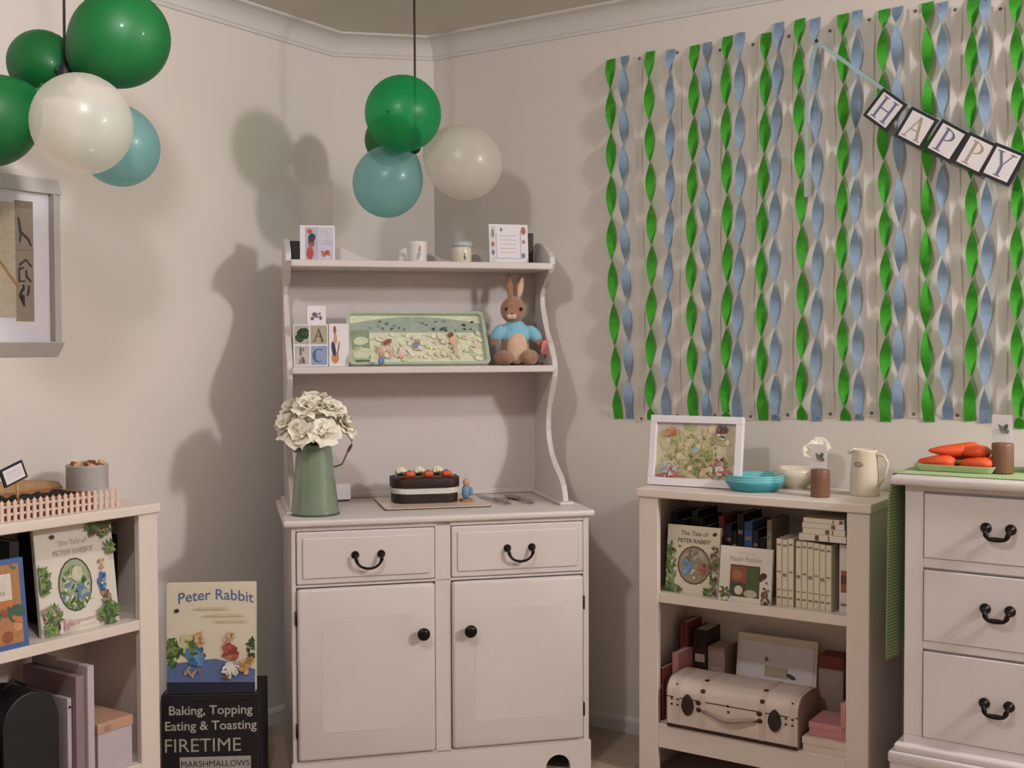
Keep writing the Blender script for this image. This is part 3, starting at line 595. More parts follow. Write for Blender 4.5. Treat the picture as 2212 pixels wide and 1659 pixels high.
figurine('tiny painted figurine in blue and tan in front of the tray','K',-.178,.255,1.335,.046,'glaze_blue')
figurine('small upright figurine in blue beside the cake','K',.112,.268,.8685,.078,'glaze_blue')
# plush rabbit (generic)
RB=thing('plush_rabbit','brown plush toy rabbit in a light blue knitted top on middle shelf','plush toy','K',.312,.17,1.335)
def remesh(name,mb,m,vox=.0035):
    o=mb.build(name,m,RB,True); r=o.modifiers.new('r','REMESH'); r.mode='VOXEL'; r.voxel_size=vox; r.use_smooth_shade=True
    s=o.modifiers.new('s','SMOOTH'); s.factor=.5; s.iterations=4; return o
def EM(c,rot): return Matrix.Translation(c)@Matrix.Rotation(math.radians(rot[2]),4,'Z')@Matrix.Rotation(math.radians(rot[1]),4,'Y')@Matrix.Rotation(math.radians(rot[0]),4,'X')
b=MB(); b.ell((0,0,.065),(.052,.045,.068)); b.ell((0,.005,.12),(.040,.034,.035)); b.ell((-.008,-.004,.195),(.046,.046,.047)); b.ell((-.022,-.034,.180),(.022,.020,.017))
b.ell((-.055,-.035,.026),(.030,.052,.026),M=EM((-.050,-.035,.026),(0,0,15))); b.ell((0,0,0),(.032,.055,.028),M=EM((.044,-.032,.028),(0,0,-28)))
b.ell((0,0,0),(.017,.018,.045),M=EM((-.066,-.010,.105),(10,28,0))); b.ell((0,0,0),(.017,.018,.050),M=EM((.074,-.012,.095),(10,-42,0)))
b.ell((0,0,0),(.012,.009,.050),M=EM((-.018,.004,.275),(0,-4,0))); b.ell((0,0,0),(.016,.008,.052),M=EM((.018,.002,.272),(0,10,0)))
b.ell((.01,.045,.03),(.022,.022,.022)); remesh('body',b,'fur')
b=MB(); b.ell((0,0,0),(.038,.024,.058),M=EM((0,-.031,.060),(4,0,0))); remesh('belly',b,'fur_cream')
b=MB(); b.ell((0,0,0),(.011,.004,.040),M=EM((.0185,-.0055,.274),(0,10,0))); remesh('ear_lining',b,'fur_cream',.0025)
b=MB(); b.ell((-.030,-.050,.172),(.013,.008,.010)); b.ell((-.018,-.052,.172),(.012,.008,.010)); remesh('muzzle',b,'fur_cream',.0025)
b=MB(); b.ell((0,.002,.108),(.053,.046,.052)); b.ell((0,0,0),(.023,.024,.036),M=EM((-.063,-.008,.112),(10,30,0))); b.ell((0,0,0),(.024,.025,.040),M=EM((.066,-.010,.108),(10,-42,0))); b.ell((0,.002,.148),(.030,.028,.016)); remesh('knitted_top',b,'knit_blue')
for x,y in ((.010,-.050),(-.040,-.036)): MB().ell((x,y,.197),(.0062,.0045,.0065),12,8).build('eye','bead',RB,True)
MB().ell((-.0245,-.057,.181),(.0045,.0035,.003),10,8).build('nose','fur_dark',RB,True)
pg=MB(); pg.prism(rr(.032,.05,.008,-.016,-.025),-.006,.006,'y',bev=.003); pg.build('pink_pouch','pink_felt',RB,'auto',loc=(.105,-.03,.062),rot=(0,math.radians(8),math.radians(-15)))
# ------------------------------------------------------------------ on the hutch counter (z .862)
ZC=.862
JG=thing('enamel_jug','tall sage green enamel jug holding the white flowers','jug','K',-.413,.40,ZC)
MB().lathe([(.0,.002),(.077,.002),(.078,.006),(.0745,.03),(.066,.12),(.0575,.205),(.0555,.222),(.058,.226),(.0535,.226),(.054,.2),(.0,.19)],36,cap=False,fl=lambda a,z:1+.006*math.cos(16*a)).build('body','sage',JG,True)
MB().lathe([(.074,0),(.079,0),(.0795,.005),(.077,.008)],36).build('base_rim','sage_dark',JG,True)
MB().tube([(.020,.060,.10),(.026,.080,.115),(.030,.095,.150),(.032,.10,.178),(.028,.088,.196),(.020,.052,.205)],.0042,8).build('handle','sage',JG,True)
MB().tube([(-.055,-.02,.21),(-.07,-.024,.228),(-.078,-.026,.232)],[.014,.010,.006],8).build('spout','sage',JG,True)
def petal(seed):
    R=random.Random(seed); mb=MB(); a=R.uniform(.9,1.15); wv=R.uniform(0,6)
    def f(u,v):
        x=(u-.5)*2; w0=math.sin(min(1,v*1.15+.12)*math.pi*.62)*.030*a; yy=v*.056*a
        return (x*w0, yy*(1-.10*x*x), .016*math.sin(v*2.3)-.010*x*x*v+.0035*math.sin(x*5+wv)*v+.003*math.sin(v*9+wv))
    mb.grid(6,6,f); me=bpy.data.meshes.new('petal'); mb.b.to_mesh(me); mb.b.free(); me.materials.append(MATS['petal']); me.polygons.foreach_set('use_smooth',[True]*len(me.polygons)); return me
PET=[petal(i) for i in range(4)]
core=MB()
for i in range(26):
    a=i*2.4; q=math.sqrt(i/26); core.ell((.016*q*math.cos(a),.016*q*math.sin(a),.012*(1-q*q)),(.005,.005,.009),6,5)
cme=bpy.data.meshes.new('flower_centre'); core.b.to_mesh(cme); core.b.free(); cme.materials.append(MATS['petal_core'])
FL=[((-.075,-.02,.285),'far left'),((-.040,-.062,.265),'lower front left'),((.020,-.070,.270),'lower front right'),((-.020,-.045,.335),'upper left front'),((.040,-.040,.330),'upper right front'),((.082,-.010,.275),'far right'),((.0,.01,.355),'topmost'),((.06,.03,.315),'right rear'),((-.055,.035,.325),'left rear'),((.012,.06,.30),'rearmost')]
for i,(p,wh) in enumerate(FL):
    R=random.Random(50+i); t=thing('silk_flower','cream white ruffled flower, the %s bloom in the green jug'%wh,'flower','K',-.413+p[0],.40-p[1],ZC+p[2],group='cream flowers in the green jug')
    d=Vector((p[0],p[1],(p[2]-.22)*1.0)).normalized(); d=(Matrix.Rotation(math.radians(FR['K'][1]),3,'Z')@d); t.rotation_euler=d.to_track_quat('Z','Y').to_euler()
    put('flower_centre',cme,None,t,True,loc=(0,0,.006))
    for ring,(n,el,sc,zz) in enumerate(((8,8,1.0,-.004),(7,38,.86,.0),(5,64,.62,.004))):
        for k in range(n):
            a=2*math.pi*(k+.5*ring)/n+R.uniform(-.15,.15); o=put('petal',PET[(k+ring+i)%4],None,t); o.location=(0,0,zz); o.scale=(sc,sc,sc); o.rotation_euler=(math.radians(el+R.uniform(-9,9)),0,a)
    st=MB(); L=-.10; st.tube([(0,0,0),(0,0,-.04),(0,0,L)],.0025,6); st.build('stem','leaf',t,True)
lf=thing('dried_bud','brown dried bud sticking out at the right of the jug','bud','K',-.315,.395,1.02); MB().tube([(-.04,0,-.01),(-.01,0,.0),(.0,0,.02),(.010,0,.042)],.003,6).build('stem','leaf',lf,True); MB().ell((0,0,0),(.005,.005,.016),M=EM((.016,0,.052),(0,28,0)),n=10,m=8).build('bud','leaf_brown',lf,True)
wb=thing('white_box','small plain white box on the counter behind the jug','box','K',-.335,.12,ZC,rot=8); MB().box(0,.068,0,.03,.006,.062,.002).build('body','paper',wb); MB().box(.004,.064,.003,.027,0,.007).build('foot','leather',wb)
CB=thing('cake_board','pale rectangular cake board with dark edge under the cake','board','K',-.185,.39,ZC)
MB().prism(rr(.36,.31,.012),.0,.004).build('edge','board_edge',CB); MB().prism(rr(.358,.308,.012,.001,.001),.004,.0065).build('top','board',CB)
CK=thing('layer_cake','chocolate layer cake with white filling and vegetable toppings','cake','K',-.138,.285,ZC+.0065,rot=-2)
cp=rr(.222,.155,.040)
MB().prism(cp,0,.032,bev=.006).build('bottom_layer','choc',CK); MB().prism(rr(.226,.159,.040,-.002,-.002),.032,.052,bev=.004).build('cream_layer','cream_fill',CK); MB().prism(rr(.232,.165,.042,-.005,-.005),.052,.085,bev=.010).build('top_layer','choc',CK,'auto')
gm=MB(); gm.prism(rr(.205,.140,.036,.008,.008),.083,.0885,bev=.002)
for k in range(3): gm.ell((.045+.066*k,.018,.087),(.024,.010,.004),14,6)
gm.build('ganache','ganache',CK,'auto')
for k in range(3):
    x=.035+.064*k
    c=thing('sugar_cauliflower','%s of the three white cauliflower decorations on the cake'%('left','middle','right')[k],'cake topper','K',-.138+x,.285-.095,ZC+.095,group='white cauliflower cake toppers')
    m_=MB(); RR=random.Random(k)
    for j in range(22):
        a=j*2.4; q=math.sqrt(j/22); m_.ell((.017*q*math.cos(a),.017*q*math.sin(a),.011+.013*(1-q*q)),(.0068,.0068,.007),8,6)
    m_.build('head','cauli',c,True); l_=MB(); l_.lathe([(.006,-.001),(.015,.004),(.018,.011),(.015,.010),(.006,.003)],14); l_.build('leaves','leaf',c,True)
    c=thing('sugar_carrot_patch','%s of the three orange carrot cubes on the cake'%('left','middle','right')[k],'cake topper','K',-.138+x+.024,.285-.045,ZC+.0945,rot=12,group='orange cake toppers')
    MB().box(-.016,.016,-.012,.012,0,.017,.005,2).build('cube','orange_icing',c,'auto'); MB().ell((0,.004,.018),(.007,.005,.003),10,6).build('tuft','leaf',c,True)
def server(label,u,v,rot,blade):
    t=thing('cake_server' if blade else 'cake_knife',label,'utensil','K',u,v,ZC+.001,rot)
    h=MB(); h.tube([(0,0,.009),(0,.02,.010),(0,.05,.010),(0,.085,.009),(0,.10,.008)],[.004,.009,.0065,.0085,.004],10); h.build('handle','clear_handle',t,True)
    h=MB(); h.ell((0,-.003,.009),(.0075,.006,.0075),10,8); h.ell((0,.103,.008),(.006,.005,.006),10,8); h.build('ferrule','chrome',t,True)
    bl=MB()
    if blade: bl.prism([(-.005,.10),(.005,.10),(.026,.16),(.022,.20),(0,.225),(-.022,.20),(-.026,.16)],.006,.0075)
    else: bl.prism([(-.004,.10),(.004,.10),(.011,.14),(.011,.25),(.004,.285),(-.006,.28),(-.006,.13)],.006,.0075)
    bl.build('blade','chrome',t); return t
server('cake knife with clear faceted handle beside the cake board',.242,.355,14,False); server('broad cake server with clear handle at the right of the counter',.322,.365,9,True)
# ------------------------------------------------------------------ right bookcase, top (z .94)
ZT=.94
PW=thing('photo_frame','white framed illustrated print standing on the right bookcase','picture','R',1.085,.25,ZT,tilt=-9,rot=5)
fw,fh=.318,.232
for x0,x1,z0,z1 in ((0,fw,0,.026),(0,fw,fh-.024,fh),(0,.022,.026,fh-.024),(fw-.024,fw,.026,fh-.024)): MB().box(x0,x1,-.018,.004,z0,z1,.0015,1).build('frame_bar','frame_white',PW)
MB().box(.01,fw-.01,-.004,.003,.01,fh-.01).build('print_sheet','cover_cream',PW)
it=[('r',.022,fw-.024,.026,fh-.024,'C9C0A0'),('r',.022,fw-.024,.190,fh-.024,'CFC6C0')]
it+=blobs(60,.03,fw-.035,.035,.195,.008,.022,['BDB98A','D2C79E','C5BE92','A9AD78','D8CFAE','CFB894','9FA56E'],21)+leafy(60,.15,.11,.09,.06,['8B9658','A3A868','74803F','C4B87E'],22,.008)
it+=[('e',.075,.180,.026,.014,0,'C98A62'),('e',.062,.178,.010,.014,0,'D6A284'),('e',.24,.185,.012,.018,0,'7A4238'),('e',.248,.165,.012,.010,0,'D8CFC6'),('e',.256,.19,.010,.012,0,'4C4648'),('e',.06,.06,.016,.020,20,'B4C2C8'),('e',.085,.045,.020,.010,0,'C0707C'),('e',.245,.06,.014,.022,0,'DCCBC0'),('e',.252,.095,.006,.010,0,'3C3C48'),('e',.27,.05,.016,.010,0,'A85F52'),('e',.16,.12,.012,.010,0,'A9B6BE'),('r',.026,.13,.030,.036,'B9694E')]
it+=patch(.245,.07,.03,.04,['DCCBC0','C8B09E','A85F52','8C8F98'],18,731,.22)+patch(.07,.05,.035,.03,['B4C2C8','C0707C','D3C4B4','9FB0B8'],18,732,.22)+patch(.075,.178,.034,.016,['C98A62','D6A284','B9744C','E0BC9C'],14,733,.22)+patch(.245,.18,.02,.022,['7A4238','4C4648','D8CFC6','8E8A90'],12,734,.25)+blobs(14,.14,.22,.04,.09,.006,.012,['B99A6A','8A9058','D3C0A2','6F7A42'],23)
art(PW,it,'printed_picture',-.004,step=.00006,clip=(.015,fw-.015,.015,fh-.015))
MB().prism([(.004,.02),(.085,.004),(.02,.17)],.155,.163,'x').build('easel_leg','leather',PW)
def plate(label,u,v,z,r,m,group):
    t=thing('plate',label,'plate','R',u,v,z,group=group)
    MB().lathe([(.0,.0),(r*.78,0),(r*.80,.004),(r*.86,.007),(r,.026),(r*1.0,.030),(r*.975,.028),(r*.84,.010),(r*.6,.008),(.0,.008)],40,cap=False).build('dish',m,t,True); return t
for k in range(4): plate('turquoise plastic plate, %s of the stack on the right bookcase'%('lowest','second lowest','second highest','topmost')[k],1.442,.21,ZT+.0075*k,.092,'turq_dark' if k==0 else 'turq','turquoise plates on the bookcase')
def jar(label,u,v,z):
    t=thing('favour_jar',label,'jar','R',u,v,z,group='brown jars with white flags'); 
    MB().lathe([(0,0),(.0275,0),(.029,.003),(.029,.078),(.0275,.083),(.0,.084)],24,cap=False).build('jar_body','tan_tin',t,True)
    MB().tube([(.002,-.02,.076),(.002,-.02,.10)],.0016,6).build('stick','ceramic_cream',t,True)
    fl=MB().box(-.022,.030,-.0225,-.021,.090,.162).build('flag','paper',t,rot=(0,0,math.radians(-6)))
    art(t,[('e',.004,.122,.008,.011,25,'8A8580'),('e',.012,.128,.005,.010,-20,'5E5A56'),('e',-.002,.128,.003,.009,30,'77726D'),('e',.016,.116,.004,.006,-30,'6E6964')],'flag_print',-.0245)
    return t
jar('brown jar with white paper flag on the right bookcase',1.674,.262,ZT)
jar('brown jar with white paper flag on the white chest',2.207,.32,1.048)
pt=thing('pitcher','cream ceramic pitcher with handle on the right bookcase','pitcher','R',1.775,.15,ZT)
MB().lathe([(0,0),(.042,0),(.0445,.004),(.044,.06),(.040,.11),(.037,.135),(.038,.142),(.035,.141),(.034,.12),(.0,.10)],32,cap=False).build('body','ceramic_cream',pt,True)
MB().tube([(.036,-.006,.128),(.060,-.010,.126),(.073,-.012,.105),(.066,-.011,.065),(.044,-.007,.034)],.0055,8).build('handle','ceramic_cream',pt,True)
MB().ell((0,0,0),(.016,.010,.008),M=EM((-.034,-.018,.137),(0,-25,20)),n=12,m=8).build('spout','ceramic_cream',pt,True)
curved_art(pt,.0428,[('e',-.008,.098,.016,.008,0,'A08F80'),('e',-.008,.099,.010,.004,0,'B9A898')],'badge')
bpz=thing('cream_bowl','plain cream bowl behind the turquoise plates on the right bookcase','bowl','R',1.53,.085,ZT)
MB().lathe([(0,.0),(.034,0),(.036,.006),(.055,.020),(.070,.042),(.077,.066),(.074,.066),(.066,.044),(.050,.024),(.0,.012)],36,cap=False).build('dish','ceramic_cream',bpz,True)
MB().lathe([(.0345,-.0),(.037,0),(.037,.005),(.0345,.006)],30).build('foot_ring','ceramic_cream',bpz,True)
vz=thing('bud_vase','small clear vase with pale pink flower beside the brown jar','vase','R',1.615,.10,ZT)
MB().lathe([(.0,.001),(.020,.001),(.026,.012),(.027,.03),(.018,.055),(.012,.072),(.015,.080),(.013,.08),(.010,.072),(.016,.055),(.024,.03),(.0,.008)],24,cap=False).build('glass','jar_glass',vz,True)
MB().tube([(0,0,.01),(.002,0,.08),(0,-.004,.12)],.002,6).build('stem','leaf',vz,True)
fl=bpy.data.objects.new('blossom',cme); C.objects.link(fl); fl.parent=vz; fl.location=(0,-.006,.125); fl.rotation_euler=(math.radians(50),0,0)
for k in range(11):
    o=put('petal',PET[k%4],None,vz); o.location=(-.004,-.006,.125); s_=.72 if k<7 else .5; o.scale=(s_,s_,s_); o.rotation_euler=Matrix.Rotation(math.radians(55),3,'X').to_4x4().__matmul__(Matrix.Rotation(2*math.pi*k/7,4,'Z')@Matrix.Rotation(math.radians(12 if k<7 else 45),4,'X')).to_euler()
# upper shelf of the right bookcase (z .602)
ZS=.602
book('picture_book','tall cream picture book with round window cover, left on the upper shelf','R',1.170,.30,ZS,.185,.218,.012,'cover_cream',
  [('t','The Tale of',.095,.187,.020,.01,0,'6A5F55'),('t','PETER RABBIT',.095,.163,.0185,.015,0,'5E544C'),('e',.098,.092,.058,.062,0,'6A4A3A'),('e',.098,.092,.053,.057,0,'9C907C'),('e',.166,.196,.008,.006,20,'4A2E24'),('e',.045,.150,.005,.003,0,'5A4A40')]+patch(.098,.112,.046,.036,['8E8676','A89E8A','7A6A58','B5AC98'],26,721,.25)+patch(.072,.080,.026,.034,['6F8FB8','5F7FA8','86A4C6'],20,722)+patch(.128,.082,.022,.024,['A8524A','8E3E38','BC6A5C'],16,723)+patch(.098,.062,.010,.018,['D2C2AC','E0D4C2'],8,724,.4)
  +leafy(60,.016,.075,.018,.085,GRN,31,.010)+leafy(40,.172,.085,.016,.075,BRN+GRN,32,.010)+leafy(24,.03,.012,.03,.012,GRN,33)+leafy(24,.16,.012,.022,.014,BRN+GRN,34),tilt=-6)
book('picture_book','small square white picture book with square window cover, upper shelf','R',1.372,.335,ZS,.172,.172,.012,'cover_white',
  [('t','The Tale of',.086,.150,.012,0,0,'C0AFA2'),('t','Peter Rabbit',.086,.128,.021,0,0,'A8988C'),('r',.036,.134,.018,.116,'5E3A2E'),('r',.038,.090,.060,.112,'8A5240'),('r',.090,.130,.022,.112,'4C5A34'),('r',.038,.080,.022,.062,'3E4A38'),('e',.060,.085,.018,.014,0,'A4694C'),('e',.066,.038,.014,.014,0,'D5C9B4'),('e',.105,.030,.022,.012,0,'B9AF98'),('e',.145,.088,.012,.010,30,'4A3527'),('e',.136,.076,.008,.006,0,'3B4426')]
  +leafy(30,.020,.022,.018,.022,GRN+BRN,36)+leafy(26,.155,.02,.014,.05,BRN,37),tilt=-7)
for k in range(9):
    uu=1.556+k*.0186+(0.006 if k>=3 else 0); hh=[.208,.206,.210,.205,.207,.206,.204,.202,.201][k]
    spine_book('%s slim cream book from the left in the standing row'%ORD[k],'R',uu,.315,ZS,.0172,hh,.15,'cover_cream','slim cream books in the standing row',[(.02,.025,'7A6E5C'),(.12,.15,'8A7E6A'),(.24,.26,'A09480'),(.45,.5,'8A8070') if k%2 else (.5,.53,'9A8E7A'),(.9,.93,'8F836F')])
spine_book('slim pinkish picture book at the right end of the upper shelf','R',1.747,.30,ZS,.033,.205,.15,'cover_white',None,[(.3,.62,'9A5A4A'),(.42,.55,'6E3A30'),(.1,.14,'8A7A70')])
for k,(tt,ww,uo) in enumerate(((.020,.145,0),(.017,.13,.012),(.016,.13,.010),(.014,.125,.014))):
    z0=ZS+.212+[0,.0205,.038,.0545][k]; t=thing('book','%s book lying flat on top of the cream row'%('lowest','second','third','topmost')[k],'book','R',1.630+uo,.325,z0,group='books lying flat on the cream row'); c=MB(); c.box(0,ww,0,.16,0,.002); c.box(0,ww,0,.16,tt-.002,tt); c.box(0,ww,-.001,.003,0,tt,.0008,1); c.build('cover',['cover_white','cover_cream','cover_white','cover_cream'][k],t); MB().box(.003,ww-.003,.003,.157,.002,tt-.002).build('pages','pages',t)
    art(t,[('r',.05+.02*k,.062+.02*k,.002,tt-.002,'7A4A3E'),('r',.09,.094,.002,tt-.002,'6E6256')],'spine_print',-.001)
cols=['leather','black_wood','navy','leather','black_wood','leather','navy','black_wood','redbook','navy','leather','black_wood','cover_blue','leather','black_wood','ink_tan','pinkbox']
uu=1.135
for k in range(16):
    tt=.016+.012*((k*7)%5)/4; hh=.19+.07*((k*5)%7)/6
    if uu+tt>1.548: break
    spine_book('%s dark spined book from the left in the shadowed back row'%(ORD[k] if k<15 else 'sixteenth'),'R',uu,.22,ZS,tt,hh,.15,cols[k],'dark books in the shadowed back row',[(.75,.8,'8A8078')]); uu+=tt+.0015
# lower shelf of the right bookcase (z .178)
SB=.178
SU=thing('suitcase','small cream domed suitcase with dark latches on the lower shelf','suitcase','R',1.205,.352,SB+.004)
sw,sd=.432,.20
def dome(x0,x1,g,zb=.0):
    P=[(0-g,zb),(0-g,.105)]+[(.052-(.052+g)*math.cos(t*math.pi/16),.105+(.048+g)*math.sin(t*math.pi/16)) for t in range(1,9)]+[(.12,.155+g),(sd-.05,.152+g),(sd-.012,.135+g),(sd+g,.105),(sd+g,zb)]
    return MB().prism(P,x0,x1,'x')
dome(0,sw,0).build('shell','case',SU,'auto')
for x0,x1 in ((sw,sw+.004),(-.004,0)):
    P=[(0,0),(0,.105)]+[(.052-.052*math.cos(t*math.pi/16),.105+.048*math.sin(t*math.pi/16)) for t in range(1,9)]+[(.12,.155),(sd-.05,.152),(sd-.012,.135),(sd,.105),(sd,0)]
    MB().prism(P,x0,x1,'x').build('end_cap','case_end',SU)
for x in (.022,.112,.310,.405): dome(x,x+.014 if 0 else x+.020,.0016).build('strap','strap_paint',SU,'auto')
sm=MB(); sm.box(-.004,sw+.004,-.0012,.0,.092,.0945); sm.box(.0,sw,-.003,sd,-.004,.006); sm.build('seam_trim','leather',SU)
for x in (.072,.362):
    M=Matrix.Translation((x,-.003,.072)); MB().prism([(a*(1-.30*max(0,b/.036)),b) for a,b in [(.021*math.cos(t*math.pi/12),.034*math.sin(t*math.pi/12)) for t in range(24)]],-.007,0,'y',bev=.002).build('latch','leather',SU,'auto',loc=(x,-.0015,.076))
st=[]
for x in (.015,.036,.397,.418):
    for z in (.070,.088): st.append((x,z,.0042))
for x,z in ((.108,.088),(.110,.066),(.312,.088),(.314,.066)): st.append((x,z,.0095))
for x,z in ((.208,.094),(.210,.076),(.126,.062),(.135,.060),(.292,.060),(.302,.062)): st.append((x,z,.0045))
for x,z,r in st: MB().ell((x,-.0022,z),(r,.003,r*.85),10,6).build('stud','stud',SU,True)
for x,t,r in ((.122,2.2,.009),(.320,2.2,.009),(.03,3.2,.004),(.415,3.2,.004),(.122,6.5,.009),(.320,6.5,.009)):
    y=.052-.053*math.cos(t*math.pi/16); z=.105+.049*math.sin(t*math.pi/16); MB().ell((0,0,0),(r,.0028,r*.8),10,6,M=EM((x,y,z),(-90*t/8,0,0))).build('stud','stud',SU,True)
MB().tube([(.125,-.006,.066),(.150,-.014,.064),(.19,-.018,.054),(.21,-.018,.052),(.24,-.018,.056),(.275,-.014,.064),(.30,-.006,.064)],[.004,.006,.0075,.008,.0075,.006,.004],8).build('handle','case_end',SU,True)
CV=thing('small_canvas','pale framed canvas leaning behind the suitcase','canvas','R',1.335,.125,SB,tilt=-8); MB().box(0,.275,0,.02,0,.272,.002).build('stretcher','cover_cream',CV); MB().box(.012,.263,-.002,.0,.012,.248).build('sheet','paper',CV); art(CV,[('e',.105,.195,.007,.008,0,'8A7B6A'),('r',.10,.18,.14,.175,'B9AE92'),('e',.19,.150,.018,.007,-20,'5A4038')],'painting',-.002)
for k,(u,v,t,h,m_,lb) in enumerate(((1.148,.31,.022,.17,'redbook','red-brown book standing at the far left of the lower shelf'),(1.172,.25,.022,.21,'pinkbox','dusty pink book standing left of the suitcase'),(1.150,.15,.03,.29,'redbook','tall dark red book in the lower shelf corner'),(1.196,.14,.05,.27,'leather','thick dark brown book behind the suitcase, left'),(1.25,.14,.06,.22,'case_end','grey-brown book behind the suitcase beside the canvas'))):
    spine_book(lb,'R',u,v,SB,t,h,.11,m_,None,[(.6,.7,'B39A90')])
bx=thing('brown_box','dusky brown box standing behind the suitcase, right','box','R',1.625,.13,SB); MB().box(0,.085,0,.08,0,.24,.002).build('body','case_end',bx); MB().box(-.001,.086,-.001,.081,.2,.241,.002).build('lid','redbook',bx)
spine_book('dark navy binder standing right of the canvas','R',1.715,.16,SB,.03,.245,.11,'black_wood',None)
card_box('floral_box','pale spotted box at the back right of the lower shelf','R',1.752,.12,SB,.07,.24,.06,'pages',blobs(16,.01,.065,.03,.23,.004,.010,['6A4A3E','8A6A52','54403A'],41),cat='box')
for lb,u,v,w0,d0,z0,h0,m_ in (('pale pink flat box lying lowest at right of the suitcase',1.652,.345,.135,.15,0,.045,'case'),('dusty pink box lying on the pale flat box',1.665,.325,.115,.13,.0455,.042,'pinkbox'),):
    t=thing('keepsake_box',lb,'box','R',u,v,SB+z0); MB().box(0,w0,0,d0,0,h0*.6,.001).build('tray',m_,t); MB().box(-.002,w0+.002,-.002,d0+.002,h0*.55,h0,.0015).build('lid',m_,t)
book('pink_notebook','thin pink notebook standing upright at right of lower shelf','R',1.767,.342,SB+.0885,.014,.075,.11,'pinkbox',cat='notebook')
# ------------------------------------------------------------------ on the chest top (z 1.048)
TY=thing('food_tray','pale green rectangular tray with orange snacks on the chest','tray','R',1.975,.37,1.048)
tb=MB(); tb.prism(rr(.20,.17,.02,.01,.01),0,.004); tb.build('base','green_tray',TY)
o0=rr(.20,.17,.02,.01,.01); o1=rr(.222,.192,.026,-.001,-.001); o2=rr(.216,.186,.024,.002,.002); r_=MB(); n=len(o0)
vs=[(a,b,0) for a,b in o0]+[(a,b,.018) for a,b in o1]+[(a,b,.0185) for a,b in o2]+[(a,b,.003) for a,b in rr(.196,.166,.02,.012,.012)]
r_._new(vs,[(q*n+k,q*n+(k+1)%n,((q+1)%4)*n+(k+1)%n,((q+1)%4)*n+k) for q in range(4) for k in range(n)]); r_.build('rim','green_tray',TY,'auto')
SN=[(.062,.040,.018,0,'front left'),(.165,.040,.018,-6,'front right'),(.065,.092,.018,6,'middle left'),(.160,.098,.018,-8,'middle right'),(.10,.148,.018,8,'rear'),(.085,.066,.048,20,'top left'),(.150,.070,.048,-16,'top right'),(.115,.110,.052,4,'upper rear')]
for x,y,z,a,nm in SN:
    t=thing('orange_snack','orange carrot-shaped snack lying at the %s of the green tray heap'%nm,'snack','R',1.975+x,.37-y,1.048+z+.006,rot=a,group='orange snacks on the green tray')
    MB().lathe([(0,-.056),(.008,-.050),(.019,-.02),(.026,.01),(.027,.03),(.018,.044),(0,.048)],14,cap=False,M=Matrix.Rotation(math.radians(90),4,'Y')@Matrix.Scale(.72,4,(1,0,0))).build('carrot_body','orange_icing',t,True)
    l_=MB()
    for k in range(4): l_.ell((0,0,0),(.014,.003,.003),8,6,M=EM((.052,(-.006+.004*k),.004*(k%2)),(0,-20+8*k,-20+14*k)))
    l_.build('leafy_end','leaf',t,True)
for k in range(3): plate('turquoise plastic plate, %s of the stack on the white chest'%('lowest','middle','topmost')[k],2.335,.20,1.048+.0075*k,.092,'turq_dark' if k==0 else 'turq','turquoise plates on the chest')
# ------------------------------------------------------------------ left bookcase, top (z .94)
PK=thing('picket_fence','miniature white picket fence on top of the left bookcase','fence','L',-1.86,.315,ZT)
Lf=.592
for z in (.014,.034): MB().box(0,Lf,.002,.005,z,z+.007,.0008,1).build('rail','picket',PK)
pm=MB(); pm.prism([(-.0052,0),(.0052,0),(.0052,.050),(0,.057),(-.0052,.050)],-.001,.002,'y'); pme=bpy.data.meshes.new('picket'); bmesh.ops.recalc_face_normals(pm.b,faces=pm.b.faces); pm.b.to_mesh(pme); pm.b.free(); pme.materials.append(MATS['picket'])
for k in range(31): o=put('picket',pme,None,PK); o.location=(.006+k*(Lf-.012)/30,0,0)
ST=thing('garden_tray','low brown wooden tray of dark crumbly soil behind the picket fence','tray','L',-1.86,.30,ZT); tl=.52
for x0,x1,y0,y1 in ((0,tl,0,.008),(0,tl,.192,.20),(0,.008,.008,.192),(tl-.008,tl,.008,.192)): MB().box(x0,x1,y0,y1,0,.048,.002,1).build('side_board','wood',ST)
MB().box(.006,tl-.006,.006,.194,0,.006).build('base','wood',ST)
g=MB()
def soil(u,v): 
    x=.008+u*(tl-.016); y=.008+v*.184; return (x,y,.038+.010*noise.noise(Vector((x*40,y*40,1)))+.012*noise.noise(Vector((x*12,y*12,4))))
g.grid(48,18,soil); so=g.build('soil','soil',ST,True); so['kind']='stuff'
hs=thing('hessian_cloth','crumpled tan cloth along the back of the soil tray','cloth','L',-1.70,.10,ZT); g=MB()
def hc(u,v):
    x=.40*u; return (x,.06*v+.01*math.sin(9*u),.045+.035*math.sin(math.pi*v)*(0.4+.6*math.sin(math.pi*u)**.7)+.004*noise.noise(Vector((x*50,v*4,2))))
g.grid(30,10,hc); mat('hessian','A88460',.9,var=.15,scale=60,bump=.5,bscale=200); hso=g.build('cloth','hessian',hs,True); sl=hso.modifiers.new('s','SOLIDIFY'); sl.thickness=.004
SG=thing('garden_sign','small white sign with black frame on a stick in soil','sign','L',-1.545,.245,ZT+.03,roll=-3)
MB().tube([(0,.004,0),(0,.004,.075)],.004,8).build('stick','pale_wood',SG,True)
sb=MB(); sb.box(-.037,.037,-.004,.002,-.026,.026,.001,1); sbo=sb.build('board','card_black',SG,loc=(-.012,0,.088),rot=(0,math.radians(-17),0))
sp=MB(); sp.box(-.030,.030,-.0052,-.004,-.020,.020); sp.build('paper','paper',sbo); art(sbo,[('r',-.022,.022,z,z+.0012,'A8A2B2') for z in (-.010,-.003,.004,.010)],'print_lines',-.0052)
TN=thing('treat_tin','round pale grey tin filled with brown biscuits on left bookcase','tin','L',-1.262,.16,ZT)
